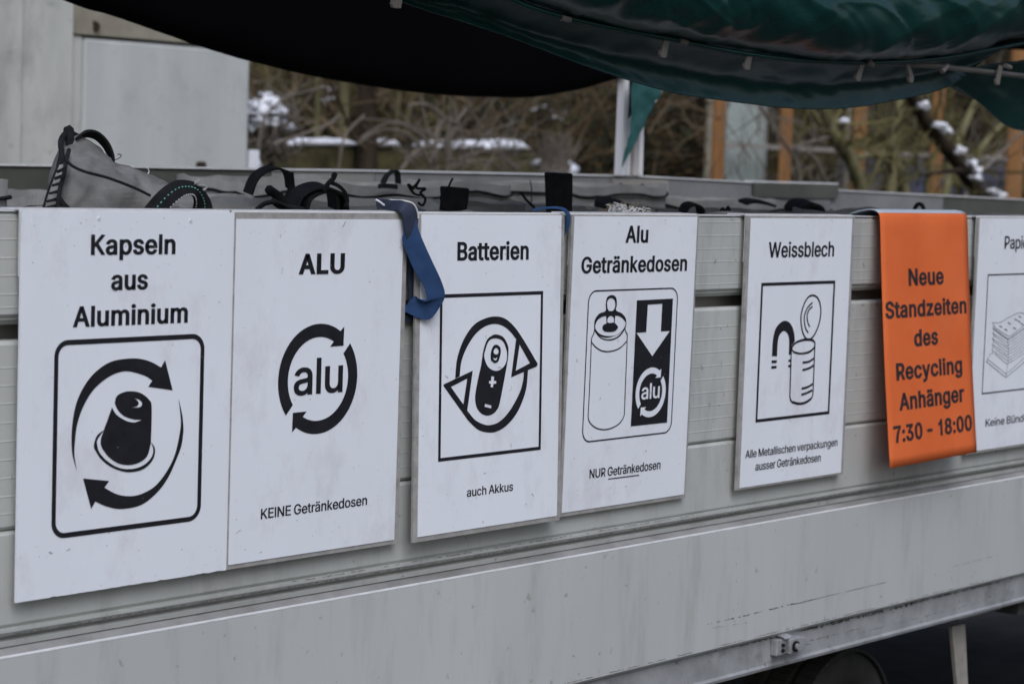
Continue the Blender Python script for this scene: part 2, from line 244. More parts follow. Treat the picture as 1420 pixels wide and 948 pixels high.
# ------------------------------------------------------------------ lettering and pictograms (flat print, traced outlines in mm)
GLY = {'-':(453,[[(337,244),(337,188),(114,188),(114,244)]]),'0':(453,[[(227,-7),(191,-3),(158,7),(130,24),(105,48),(85,77),(69,113),(61,138),(55,164),(51,192),(49,222),(48,254),(49,286),(51,316),(55,344),(61,370),(69,395),(85,431),(106,461),(130,484),(159,502),(191,512),(227,516),(262,512),(295,502),(323,484),(348,461),(368,431),(384,395),(392,370),(398,344),(402,316),(404,286),(405,254),(404,222),(402,192),(398,164),(392,138),(384,113),(368,77),(348,48),(323,24),(295,7),(263,-3)],[(227,50),(250,52),(271,60),(290,74),(306,92),(320,116),(330,144),(338,176),(342,213),(344,254),(342,295),(338,332),(330,365),(320,393),(306,416),(290,435),(271,449),(250,457),(227,460),(203,457),(182,449),(163,435),(147,416),(134,393),(123,365),(115,332),(111,295),(109,254),(111,213),(115,176),(123,144),(134,116),(147,92),(163,74),(182,60),(203,52)]]),'1':(400,[[(282,0),(220,0),(220,395),(180,365),(118,335),(118,392),(180,430),(225,475),(245,511),(282,511)]]),'3':(453,[[(218,-7),(188,-5),(159,1),(133,10),(108,22),(88,38),(70,57),(57,79),(48,104),(44,132),(109,132),(112,115),(118,100),(126,87),(137,76),(150,66),(165,59),(182,54),(200,51),(219,50),(239,51),(258,55),(275,61),(291,69),(304,80),(315,93),(323,108),(328,125),(329,145),(328,163),(323,180),(316,196),(306,211),(292,223),(275,234),(254,241),(229,246),(201,248),(157,248),(157,299),(288,448),(288,452),(70,452),(70,509),(372,509),(372,461),(211,278),(211,289),(247,290),(279,286),(308,276),(333,262),(354,244),(371,222),(383,198),(391,173),(393,145),(390,116),(383,90),(370,66),(354,45),(333,27),(309,12),(281,2),(251,-5)]]),'7':(440,[[(45,509),(395,509),(395,455),(330,362),(272,240),(240,110),(228,0),(162,0),(174,105),(208,235),(262,350),(322,448),(45,448)]]),'8':(453,[[(226,-7),(193,-5),(163,1),(136,11),(111,25),(91,42),(74,62),(62,84),(54,109),(52,135),(53,156),(58,176),(65,195),(75,212),(87,228),(101,241),(117,252),(134,260),(153,265),(153,267),(129,276),(109,289),(93,308),(80,330),(73,354),(70,380),(73,405),(79,429),(90,450),(106,469),(124,485),(146,498),(170,508),(197,514),(226,516),(255,514),(282,508),(306,498),(328,485),(346,469),(361,450),(373,429),(379,405),(382,380),(379,354),(372,330),(359,308),(343,289),(323,276),(300,267),(300,265),(319,260),(335,252),(351,241),(365,228),(377,212),(387,195),(395,176),(399,156),(401,135),(398,109),(391,84),(378,62),(362,42),(341,25),(317,11),(289,1),(259,-5)],[(226,49),(248,50),(267,54),(285,60),(300,69),(313,79),(323,91),(331,106),(335,121),(337,139),(335,157),(330,173),(322,189),(312,202),(298,213),(283,223),(265,230),(247,234),(226,235),(206,234),(187,230),(169,223),(154,213),(140,202),(130,189),(122,173),(117,157),(115,139),(117,121),(121,106),(129,91),(139,79),(152,69),(167,60),(185,54),(205,50)],[(226,290),(244,291),(260,294),(274,300),(287,308),(298,318),(307,330),(314,344),(318,359),(319,376),(318,392),(314,407),(308,420),(299,432),(288,442),(275,449),(260,455),(244,459),(226,460),(208,459),(192,455),(177,449),(164,442),(153,432),(145,420),(138,407),(134,392),(133,376),(134,359),(138,344),(145,330),(154,318),(165,308),(178,300),(193,294),(209,291)]]),':':(188,[[(95,-4),(83,-3),(73,1),(63,9),(55,18),(51,29),(50,41),(51,53),(55,64),(63,73),(73,81),(83,85),(95,87),(107,85),(118,81),(128,73),(135,64),(140,53),(141,41),(140,29),(135,18),(128,9),(118,1),(107,-3)],[(95,271),(83,272),(73,277),(63,284),(55,294),(51,304),(50,316),(51,328),(55,339),(63,349),(73,356),(83,360),(95,362),(107,360),(118,356),(128,349),(135,339),(140,328),(141,316),(140,304),(135,294),(128,284),(118,277),(107,272)]]),'A':(480,[[(16,0),(201,509),(276,509),(463,0),(395,0),(287,302),(264,372),(232,478),(245,478),(213,371),(191,302),(85,0)],[(110,142),(110,199),(370,199),(370,142)]]),'B':(456,[[(60,0),(60,509),(241,509),(274,507),(304,501),(329,491),(350,477),(367,461),(381,442),(390,421),(396,398),(398,374),(397,353),(393,336),(387,320),(378,307),(368,295),(356,286),(343,278),(329,272),(315,267),(315,262),(331,260),(347,254),(363,245),(378,234),(391,220),(402,203),(411,184),(416,161),(418,136),(416,111),(410,88),(400,67),(386,48),(368,31),(344,18),(317,8),(284,2),(247,0)],[(125,57),(245,57),(281,60),(309,67),(330,80),(344,96),(353,115),(355,137),(354,153),(350,169),(342,184),(333,197),(320,209),(306,218),(289,225),(269,229),(248,231),(125,231)],[(125,285),(238,285),(256,287),(273,290),(288,296),(302,304),(314,314),(323,326),(330,340),(335,355),(336,372),(333,393),(326,412),(313,429),(294,442),(270,449),(240,452),(125,452)]]),'E':(419,[[(60,0),(60,509),(372,509),(372,452),(125,452),(125,286),(355,286),(355,229),(125,229),(125,57),(375,57),(375,0)]]),'G':(520,[[(269,-7),(242,-6),(217,-2),(193,5),(171,14),(149,25),(130,39),(112,55),(96,73),(82,93),(69,116),(59,140),(51,166),(45,194),(41,223),(40,254),(41,285),(45,315),(51,343),(59,369),(69,393),(82,415),(96,436),(112,454),(129,470),(149,484),(170,495),(192,504),(215,510),(239,514),(265,516),(291,514),(316,510),(340,504),(363,494),(384,483),(403,469),(421,453),(436,436),(449,416),(460,395),(468,373),(474,349),(408,349),(402,365),(395,379),(387,393),(378,406),(368,417),(356,427),(344,436),(330,443),(315,448),(300,453),(283,455),(265,456),(236,453),(209,445),(183,432),(160,414),(141,392),(125,364),(113,332),(106,295),(103,254),(106,213),(113,177),(125,145),(141,117),(161,95),(184,76),(210,63),(238,56),(269,53),(296,55),(322,61),(345,71),(365,85),(382,102),(396,123),(407,147),(413,173),(415,202),(434,199),(283,199),(283,256),(478,256),(478,200),(475,160),(466,124),(451,91),(431,62),(406,38),(377,19),(344,5),(308,-4)]]),'H':(517,[[(60,0),(60,509),(125,509),(125,289),(392,289),(392,509),(457,509),(457,0),(392,0),(392,232),(125,232),(125,0)]]),'I':(173,[[(57,0),(57,509),(118,509),(118,0)]]),'K':(467,[[(104,145),(104,216),(139,261),(174,303),(212,344),(364,509),(448,509),(231,276),(228,276)],[(60,0),(60,509),(125,509),(125,334),(124,225),(125,193),(125,0)],[(372,0),(188,259),(228,309),(449,0)]]),'L':(393,[[(60,0),(60,509),(125,509),(125,57),(361,57),(361,0)]]),'M':(628,[[(60,0),(60,509),(152,509),(277,187),(287,159),(299,123),(311,84),(322,49),(307,49),(318,83),(330,121),(342,158),(352,187),(476,509),(568,509),(568,0),(504,0),(504,291),(504,327),(505,369),(506,413),(507,457),(513,457),(498,409),(482,363),(467,322),(456,291),(342,0),(286,0),(170,291),(159,321),(145,361),(129,408),(112,457),(119,457),(120,416),(121,372),(122,328),(122,291),(122,0)]]),'N':(523,[[(60,0),(60,509),(136,509),(343,183),(363,151),(388,107),(414,55),(405,54),(401,108),(399,157),(399,195),(399,509),(463,509),(463,0),(387,0),(202,290),(177,331),(148,381),(108,452),(119,454),(122,384),(124,328),(125,291),(125,0)]]),'P':(445,[[(60,0),(60,509),(235,509),(272,506),(305,499),(332,487),(356,471),(375,452),(390,430),(400,404),(407,377),(409,348),(407,318),(400,291),(390,265),(375,243),(356,223),(332,207),(305,195),(272,188),(235,186),(109,186),(109,242),(233,242),(257,244),(279,248),(297,256),(312,266),(324,279),(333,294),(339,310),(343,328),(344,348),(343,367),(339,385),(333,402),(324,416),(312,428),(297,439),(279,446),(257,451),(232,452),(125,452),(125,0)]]),'R':(449,[[(60,0),(60,509),(236,509),(273,506),(305,500),(333,489),(356,473),(376,455),(390,433),(401,408),(407,381),(409,352),(407,323),(401,296),(390,271),(376,250),(356,232),(333,217),(305,206),(273,200),(236,198),(96,198),(96,255),(234,255),(258,256),(280,260),(298,267),(313,276),(325,287),(334,300),(340,316),(344,333),(345,352),(344,371),(340,389),(334,405),(325,419),(313,430),(298,440),(279,446),(258,451),(233,452),(125,452),(125,0)],[(353,0),(230,229),(303,229),(428,0)]]),'S':(447,[[(224,-9),(188,-7),(156,-1),(128,9),(102,23),(81,40),(64,60),(51,83),(42,109),(38,137),(104,137),(108,118),(114,102),(123,88),(136,76),(150,66),(166,59),(185,53),(204,50),(224,49),(246,50),(267,54),(286,60),(303,69),(317,79),(329,92),(338,106),(344,122),(346,139),(344,154),(340,168),(332,179),(322,189),(310,197),(296,205),(245,222),(184,239),(145,253),(112,269),(86,289),(67,313),(56,341),(52,372),(54,400),(62,425),(75,448),(92,468),(113,484),(138,498),(165,508),(195,514),(227,516),(259,514),(289,508),(316,498),(340,484),(360,468),(377,449),(390,427),(398,403),(401,378),(337,378),(332,402),(320,421),(302,437),(280,449),(254,456),(225,459),(204,457),(185,454),(167,448),(152,440),(139,430),(129,418),(121,405),(117,391),(115,376),(117,359),(122,345),(131,334),(142,324),(155,315),(169,308),(212,293),(264,279),(312,264),(328,256),(344,248),(359,238),(372,226),(384,213),(395,198),(402,180),(407,161),(408,139),(406,112),(399,87),(386,64),(370,43),(349,25),(323,11),(294,0),(261,-7)]]),'U':(517,[[(259,-8),(220,-6),(186,2),(154,15),(126,33),(103,55),(85,80),(71,108),(63,140),(60,173),(60,509),(124,509),(124,178),(126,155),(132,133),(141,113),(153,95),(169,80),(187,68),(208,59),(232,53),(259,52),(285,53),(309,59),(331,68),(349,80),(364,95),(377,113),(385,133),(391,155),(393,178),(393,509),(457,509),(457,173),(454,140),(446,108),(433,80),(414,55),(391,33),(363,15),(332,2),(297,-6)]]),'W':(686,[[(155,0),(16,509),(82,509),(163,196),(175,145),(187,94),(197,40),(189,40),(200,94),(211,145),(224,196),(306,509),(380,509),(462,196),(474,145),(486,94),(497,40),(488,40),(499,94),(510,145),(523,196),(603,509),(670,509),(530,0),(455,0),(368,323),(351,391),(336,475),(350,475),(335,395),(318,323),(230,0)]]),'a':(389,[[(160,-9),(137,-7),(115,-3),(94,5),(76,15),(60,29),(48,45),(38,63),(32,84),(30,108),(32,128),(36,146),(43,161),(53,174),(64,184),(78,193),(92,200),(108,206),(125,211),(178,220),(234,227),(247,229),(257,231),(265,235),(271,240),(274,246),(276,255),(276,257),(275,272),(272,285),(267,297),(260,307),(251,315),(240,322),(227,327),(212,330),(196,331),(178,330),(163,327),(149,322),(137,316),(127,309),(118,301),(110,292),(104,283),(100,274),(41,291),(51,313),(64,331),(79,346),(95,358),(114,368),(133,375),(153,380),(173,383),(194,384),(239,379),(255,375),(271,369),(286,360),(300,350),(312,336),(322,320),(330,301),(335,278),(337,251),(337,0),(277,0),(277,52),(272,52),(252,25),(242,16),(229,8),(215,1),(199,-4),(181,-7)],[(170,45),(192,47),(211,51),(228,59),(242,68),(254,80),(263,93),(270,108),(274,122),(276,138),(276,190),(259,182),(231,176),(200,171),(175,168),(134,159),(122,153),(112,147),(103,139),(97,130),(93,118),(92,105),(93,93),(96,82),(102,72),(109,64),(119,57),(130,52),(142,48),(156,46)]]),'b':(424,[[(229,-8),(208,-7),(189,-3),(172,4),(159,12),(147,21),(138,31),(118,59),(112,59),(112,0),(53,0),(53,509),(114,509),(114,319),(118,319),(137,346),(147,355),(158,364),(171,373),(188,379),(207,383),(229,384),(259,382),(287,374),(313,361),(335,342),(354,320),(370,293),(381,261),(388,227),(390,189),(388,151),(381,116),(370,84),(355,57),(336,34),(313,16),(288,3),(260,-6)],[(220,47),(242,49),(262,55),(279,66),(294,80),(306,97),(316,117),(323,139),(327,163),(328,189),(327,215),(323,239),(316,261),(307,281),(295,298),(280,311),(262,322),(243,328),(220,330),(198,328),(178,322),(161,312),(147,299),(134,282),(125,263),(118,241),(114,216),(113,189),(114,162),(118,138),(125,115),(135,95),(147,78),(162,65),(179,55),(198,49)]]),'c':(396,[[(207,-8),(174,-5),(144,3),(117,16),(93,35),(72,58),(56,85),(44,116),(37,150),(34,187),(37,225),(44,260),(56,291),(72,318),(93,341),(117,360),(144,374),(174,382),(207,384),(226,384),(243,381),(260,377),(276,371),(291,364),(305,356),(318,346),(330,335),(340,322),(349,308),(356,293),(362,277),(303,262),(290,289),(270,311),(242,325),(207,330),(184,328),(163,321),(145,310),(130,296),(118,278),(108,258),(102,236),(98,212),(96,187),(98,163),(102,139),(108,117),(118,97),(130,80),(145,66),(163,55),(184,49),(207,46),(243,52),(271,66),(292,89),(304,117),(363,102),(357,86),(350,70),(341,56),(331,43),(319,32),(306,21),(292,12),(277,5),(261,-1),(244,-5),(226,-7)]]),'d':(424,[[(195,-8),(165,-6),(137,3),(111,16),(89,34),(70,57),(55,84),(43,116),(36,151),(34,189),(36,227),(43,261),(55,293),(70,320),(89,342),(112,361),(137,374),(165,382),(196,384),(218,383),(237,379),(253,373),(267,364),(278,355),(287,346),(306,319),(311,319),(311,509),(372,509),(372,0),(313,0),(313,59),(307,59),(287,31),(277,21),(266,12),(252,4),(236,-3),(217,-7)],[(205,47),(226,49),(246,55),(263,65),(278,78),(290,95),(299,115),(306,138),(310,162),(312,189),(310,216),(306,241),(300,263),(290,282),(278,299),(263,312),(246,322),(227,328),(205,330),(182,328),(162,322),(145,311),(130,298),(118,281),(108,261),(102,239),(98,215),(96,189),(98,163),(102,139),(109,117),(118,97),(130,80),(145,66),(162,55),(182,49)]]),'e':(404,[[(212,-8),(177,-5),(145,3),(117,16),(92,35),(72,58),(56,85),(44,116),(37,150),(34,187),(36,224),(44,258),(55,290),(71,317),(91,340),(115,359),(142,373),(172,382),(205,384),(226,383),(246,380),(266,374),(285,366),(303,355),(319,341),(334,324),(347,305),(357,282),(365,256),(370,227),(371,194),(371,169),(75,169),(75,221),(338,221),(310,202),(308,226),(304,248),(298,269),(288,286),(277,301),(263,314),(246,323),(227,328),(205,330),(183,328),(164,323),(146,313),(131,301),(119,286),(109,270),(102,251),(97,231),(96,211),(96,178),(98,151),(102,127),(110,106),(121,88),(135,73),(151,61),(169,53),(190,48),(212,46),(227,47),(241,49),(254,53),(265,58),(276,65),(285,73),(294,82),(300,93),(306,105),(365,91),(358,72),(348,55),(335,39),(320,26),(302,14),(283,4),(261,-3),(237,-7)]]),'g':(425,[[(207,-151),(180,-149),(156,-146),(134,-140),(114,-132),(97,-122),(82,-110),(70,-97),(59,-84),(51,-69),(101,-41),(122,-66),(131,-74),(142,-82),(154,-88),(169,-93),(187,-96),(207,-97),(236,-95),(261,-87),(282,-75),(298,-58),(308,-34),(311,-6),(311,68),(306,68),(287,41),(277,32),(266,23),(252,16),(236,10),(217,6),(195,5),(165,7),(138,14),(113,27),(90,43),(71,65),(55,90),(43,120),(36,154),(34,191),(36,229),(43,263),(55,293),(71,320),(90,342),(112,361),(138,374),(166,382),(196,384),(218,383),(237,379),(253,373),(267,365),(279,356),(288,346),(308,319),(313,319),(313,379),(372,379),(372,-9),(370,-40),(363,-67),(350,-90),(334,-109),(314,-124),(291,-136),(265,-144),(237,-149)],[(205,59),(227,61),(246,66),(264,75),(278,87),(290,103),(300,121),(307,142),(311,166),(312,193),(311,219),(307,242),(300,264),(291,283),(279,299),(264,312),(247,322),(227,328),(205,330),(182,328),(163,322),(145,312),(130,298),(118,282),(109,262),(102,241),(98,218),(96,193),(98,167),(102,144),(109,123),(118,104),(131,88),(145,76),(163,66),(183,61)]]),'h':(410,[[(114,227),(114,0),(53,0),(53,509),(114,509),(114,287),(102,287),(116,319),(132,344),(152,362),(175,374),(200,382),(227,384),(252,383),(275,377),(295,369),(313,356),(328,340),(341,321),(350,298),(355,271),(357,240),(357,0),(296,0),(296,235),(293,263),(286,286),(273,304),(256,318),(235,326),(210,329),(192,328),(176,324),(161,317),(147,308),(136,297),(126,283),(119,266),(115,248)]]),'i':(167,[[(53,0),(53,379),(114,379),(114,0)],[(84,443),(73,444),(63,448),(54,455),(47,463),(43,472),(41,483),(43,494),(47,504),(54,512),(63,518),(73,522),(84,524),(95,522),(105,518),(114,512),(121,504),(125,494),(126,483),(125,472),(121,463),(114,455),(105,448),(95,444)]]),'k':(381,[[(110,137),(110,212),(121,212),(284,379),(360,379),(184,199),(177,199)],[(53,0),(53,509),(114,509),(114,0)],[(294,0),(148,186),(191,229),(372,0)]]),'l':(165,[[(53,0),(53,509),(112,509),(112,0)]]),'m':(610,[[(53,0),(53,379),(112,379),(112,295),(108,295),(114,314),(122,331),(132,346),(144,358),(158,368),(172,376),(187,382),(203,385),(219,386),(245,383),(268,375),(287,361),(303,342),(314,320),(321,295),(312,295),(318,312),(326,329),(337,343),(350,356),(364,366),(381,375),(398,381),(417,385),(437,386),(458,385),(478,380),(497,372),(514,361),(529,346),(541,328),(550,307),(555,283),(557,255),(557,0),(496,0),(496,254),(493,279),(485,298),(473,313),(456,323),(438,329),(419,330),(402,329),(387,326),(374,320),(363,312),(353,302),(345,290),(340,277),(336,263),(335,247),(335,0),(274,0),(274,260),(272,280),(265,297),(253,311),(238,322),(220,328),(199,330),(185,329),(171,326),(158,320),(145,312),(135,302),(126,289),(119,274),(115,257),(114,238),(114,0)]]),'n':(410,[[(114,227),(114,0),(53,0),(53,379),(112,379),(112,287),(102,287),(116,319),(132,344),(152,362),(175,374),(200,382),(227,384),(252,383),(275,377),(295,369),(313,356),(328,340),(341,321),(350,298),(355,271),(357,240),(357,0),(296,0),(296,235),(293,263),(286,286),(273,304),(256,318),(235,326),(210,329),(192,328),(176,324),(161,317),(147,308),(136,297),(126,283),(119,266),(115,248)]]),'o':(415,[[(207,-8),(174,-5),(144,3),(117,16),(93,35),(72,58),(56,85),(44,116),(37,150),(34,187),(37,225),(44,260),(56,291),(72,318),(93,341),(117,360),(144,374),(174,382),(207,384),(241,382),(271,374),(299,360),(323,341),(343,318),(359,291),(371,260),(379,225),(381,187),(379,150),(371,116),(359,85),(343,58),(323,35),(299,16),(271,3),(241,-5)],[(207,46),(231,49),(252,55),(270,66),(285,80),(298,97),(307,117),(314,139),(318,163),(319,187),(318,212),(314,236),(307,258),(298,278),(285,296),(270,310),(252,321),(231,328),(207,330),(184,328),(163,321),(145,310),(130,296),(118,278),(108,258),(102,236),(98,212),(96,187),(98,163),(102,139),(108,117),(118,97),(130,80),(145,66),(163,55),(184,49)]]),'p':(424,[[(53,-143),(53,379),(112,379),(112,319),(118,319),(137,346),(147,355),(158,364),(171,373),(188,379),(207,383),(229,384),(259,382),(287,374),(313,361),(335,342),(354,320),(370,293),(381,261),(388,227),(390,189),(388,151),(381,116),(370,84),(355,57),(336,34),(313,16),(288,3),(260,-6),(229,-8),(208,-7),(189,-3),(173,4),(159,12),(147,21),(138,31),(118,59),(114,59),(114,-143)],[(220,47),(242,49),(262,55),(279,66),(294,80),(306,97),(316,117),(323,139),(327,163),(328,189),(327,215),(323,239),(316,261),(307,281),(295,298),(280,311),(262,322),(243,328),(220,330),(198,328),(178,322),(161,312),(147,299),(134,282),(125,263),(118,241),(114,216),(113,189),(114,162),(118,138),(125,115),(135,95),(147,78),(162,65),(179,55),(198,49)]]),'r':(259,[[(53,0),(53,379),(112,379),(112,321),(115,321),(124,339),(137,354),(152,367),(171,377),(191,383),(213,385),(229,384),(243,384),(243,322),(230,324),(207,326),(190,324),(174,321),(159,315),(146,306),(135,296),(126,284),(119,269),(115,254),(114,237),(114,0)]]),'s':(365,[[(182,-8),(157,-7),(133,-3),(112,3),(93,12),(76,24),(62,38),(50,54),(41,73),(36,94),(94,107),(101,87),(111,72),(124,60),(141,52),(160,47),(181,45),(206,47),(227,53),(244,62),(258,74),(265,88),(268,103),(266,115),(262,126),(254,136),(243,144),(229,150),(212,155),(149,170),(118,180),(92,192),(72,208),(58,227),(50,249),(47,274),(49,295),(55,314),(65,332),(79,347),(95,360),(115,370),(137,378),(161,383),(187,384),(212,383),(234,379),(254,372),(271,363),(286,352),(299,339),(309,324),(318,308),(324,290),(268,277),(262,291),(254,304),(243,316),(228,325),(210,331),(187,333),(166,331),(147,326),(131,317),(119,305),(111,292),(109,277),(110,264),(115,253),(124,243),(136,235),(152,229),(172,223),(229,209),(261,200),(287,187),(306,171),(320,153),(328,131),(331,107),(329,85),(323,65),(312,47),(298,31),(281,18),(260,6),(236,-2),(210,-7)]]),'t':(227,[[(204,379),(204,327),(6,327),(6,379)],[(65,471),(126,471),(126,98),(127,83),(130,70),(136,61),(144,55),(156,51),(170,50),(185,51),(202,54),(213,2),(192,-3),(168,-4),(138,-1),(113,7),(92,21),(77,41),(68,64),(65,93)]]),'u':(410,[[(182,-5),(158,-3),(135,2),(115,11),(97,23),(82,39),(69,59),(60,82),(54,109),(53,139),(53,379),(114,379),(114,144),(116,117),(124,94),(137,75),(154,61),(175,53),(200,50),(218,51),(234,55),(249,62),(263,71),(274,83),(283,97),(290,113),(295,132),(296,153),(296,379),(357,379),(357,0),(298,0),(298,92),(307,92),(294,60),(277,35),(257,17),(234,5),(209,-3)]]),'v':(389,[[(163,0),(17,379),(84,379),(165,155),(187,87),(206,21),(184,21),(203,87),(224,155),(305,379),(371,379),(226,0)]]),'y':(389,[[(47,-139),(61,-86),(71,-87),(83,-89),(94,-90),(104,-89),(113,-86),(122,-81),(130,-74),(138,-64),(145,-51),(151,-36),(163,-1),(17,379),(84,379),(165,155),(187,87),(206,21),(184,21),(202,87),(224,155),(305,379),(371,379),(204,-58),(196,-77),(187,-93),(177,-107),(165,-119),(153,-128),(139,-136),(125,-141),(109,-144),(91,-145),(65,-143)]]),'z':(380,[[(42,0),(42,46),(254,320),(254,323),(48,323),(48,379),(333,379),(333,331),(126,60),(126,56),(339,56),(339,0)]]),'ä':(389,[[(160,-9),(137,-7),(115,-3),(94,5),(76,15),(60,29),(48,45),(38,63),(32,84),(30,108),(32,128),(36,146),(43,161),(53,174),(64,184),(78,193),(92,200),(108,206),(125,211),(178,220),(234,227),(247,229),(257,231),(265,235),(271,240),(274,246),(276,255),(276,257),(275,272),(272,285),(267,297),(260,307),(251,315),(240,322),(227,327),(212,330),(196,331),(178,330),(163,327),(149,322),(137,316),(127,309),(118,301),(110,292),(104,283),(100,274),(41,291),(51,313),(64,331),(79,346),(95,358),(114,368),(133,375),(153,380),(173,383),(194,384),(239,379),(255,375),(271,369),(286,360),(300,350),(312,336),(322,320),(330,301),(335,278),(337,251),(337,0),(277,0),(277,52),(272,52),(252,25),(242,16),(229,8),(215,1),(199,-4),(181,-7)],[(170,45),(192,47),(211,51),(228,59),(242,68),(254,80),(263,93),(270,108),(274,122),(276,138),(276,190),(259,182),(231,176),(200,171),(175,168),(134,159),(122,153),(112,147),(103,139),(97,130),(93,118),(92,105),(93,93),(96,82),(102,72),(109,64),(119,57),(130,52),(142,48),(156,46)],[(261,443),(251,444),(241,448),(233,455),(226,463),(222,472),(221,483),(222,494),(226,503),(233,512),(241,518),(251,522),(261,523),(272,522),(281,518),(290,512),(296,503),(300,494),(301,483),(300,472),(296,463),(290,455),(281,448),(272,444)],[(117,443),(107,444),(97,448),(89,455),(82,463),(78,472),(77,483),(78,494),(82,503),(89,512),(97,518),(107,522),(117,523),(128,522),(138,518),(146,512),(152,503),(156,494),(158,483),(156,472),(152,463),(146,455),(138,448),(128,444)]]),'ü':(410,[[(182,-5),(158,-3),(135,2),(115,11),(97,23),(82,39),(69,59),(60,82),(54,109),(53,139),(53,379),(114,379),(114,144),(116,117),(124,94),(137,75),(154,61),(175,53),(200,50),(218,51),(234,55),(249,62),(263,71),(274,83),(283,97),(290,113),(295,132),(296,153),(296,379),(357,379),(357,0),(298,0),(298,92),(307,92),(294,60),(277,35),(257,17),(234,5),(209,-3)],[(277,443),(266,444),(257,448),(248,455),(242,463),(238,472),(236,483),(238,494),(242,503),(248,512),(257,518),(266,522),(277,523),(287,522),(297,518),(305,512),(312,503),(316,494),(317,483),(316,472),(312,463),(305,455),(297,448),(287,444)],[(133,443),(123,444),(113,448),(104,455),(98,463),(94,472),(93,483),(94,494),(98,503),(104,512),(113,518),(123,522),(133,523),(144,522),(153,518),(162,512),(168,503),(172,494),(173,483),(172,472),(168,463),(162,455),(153,448),(144,444)]])}
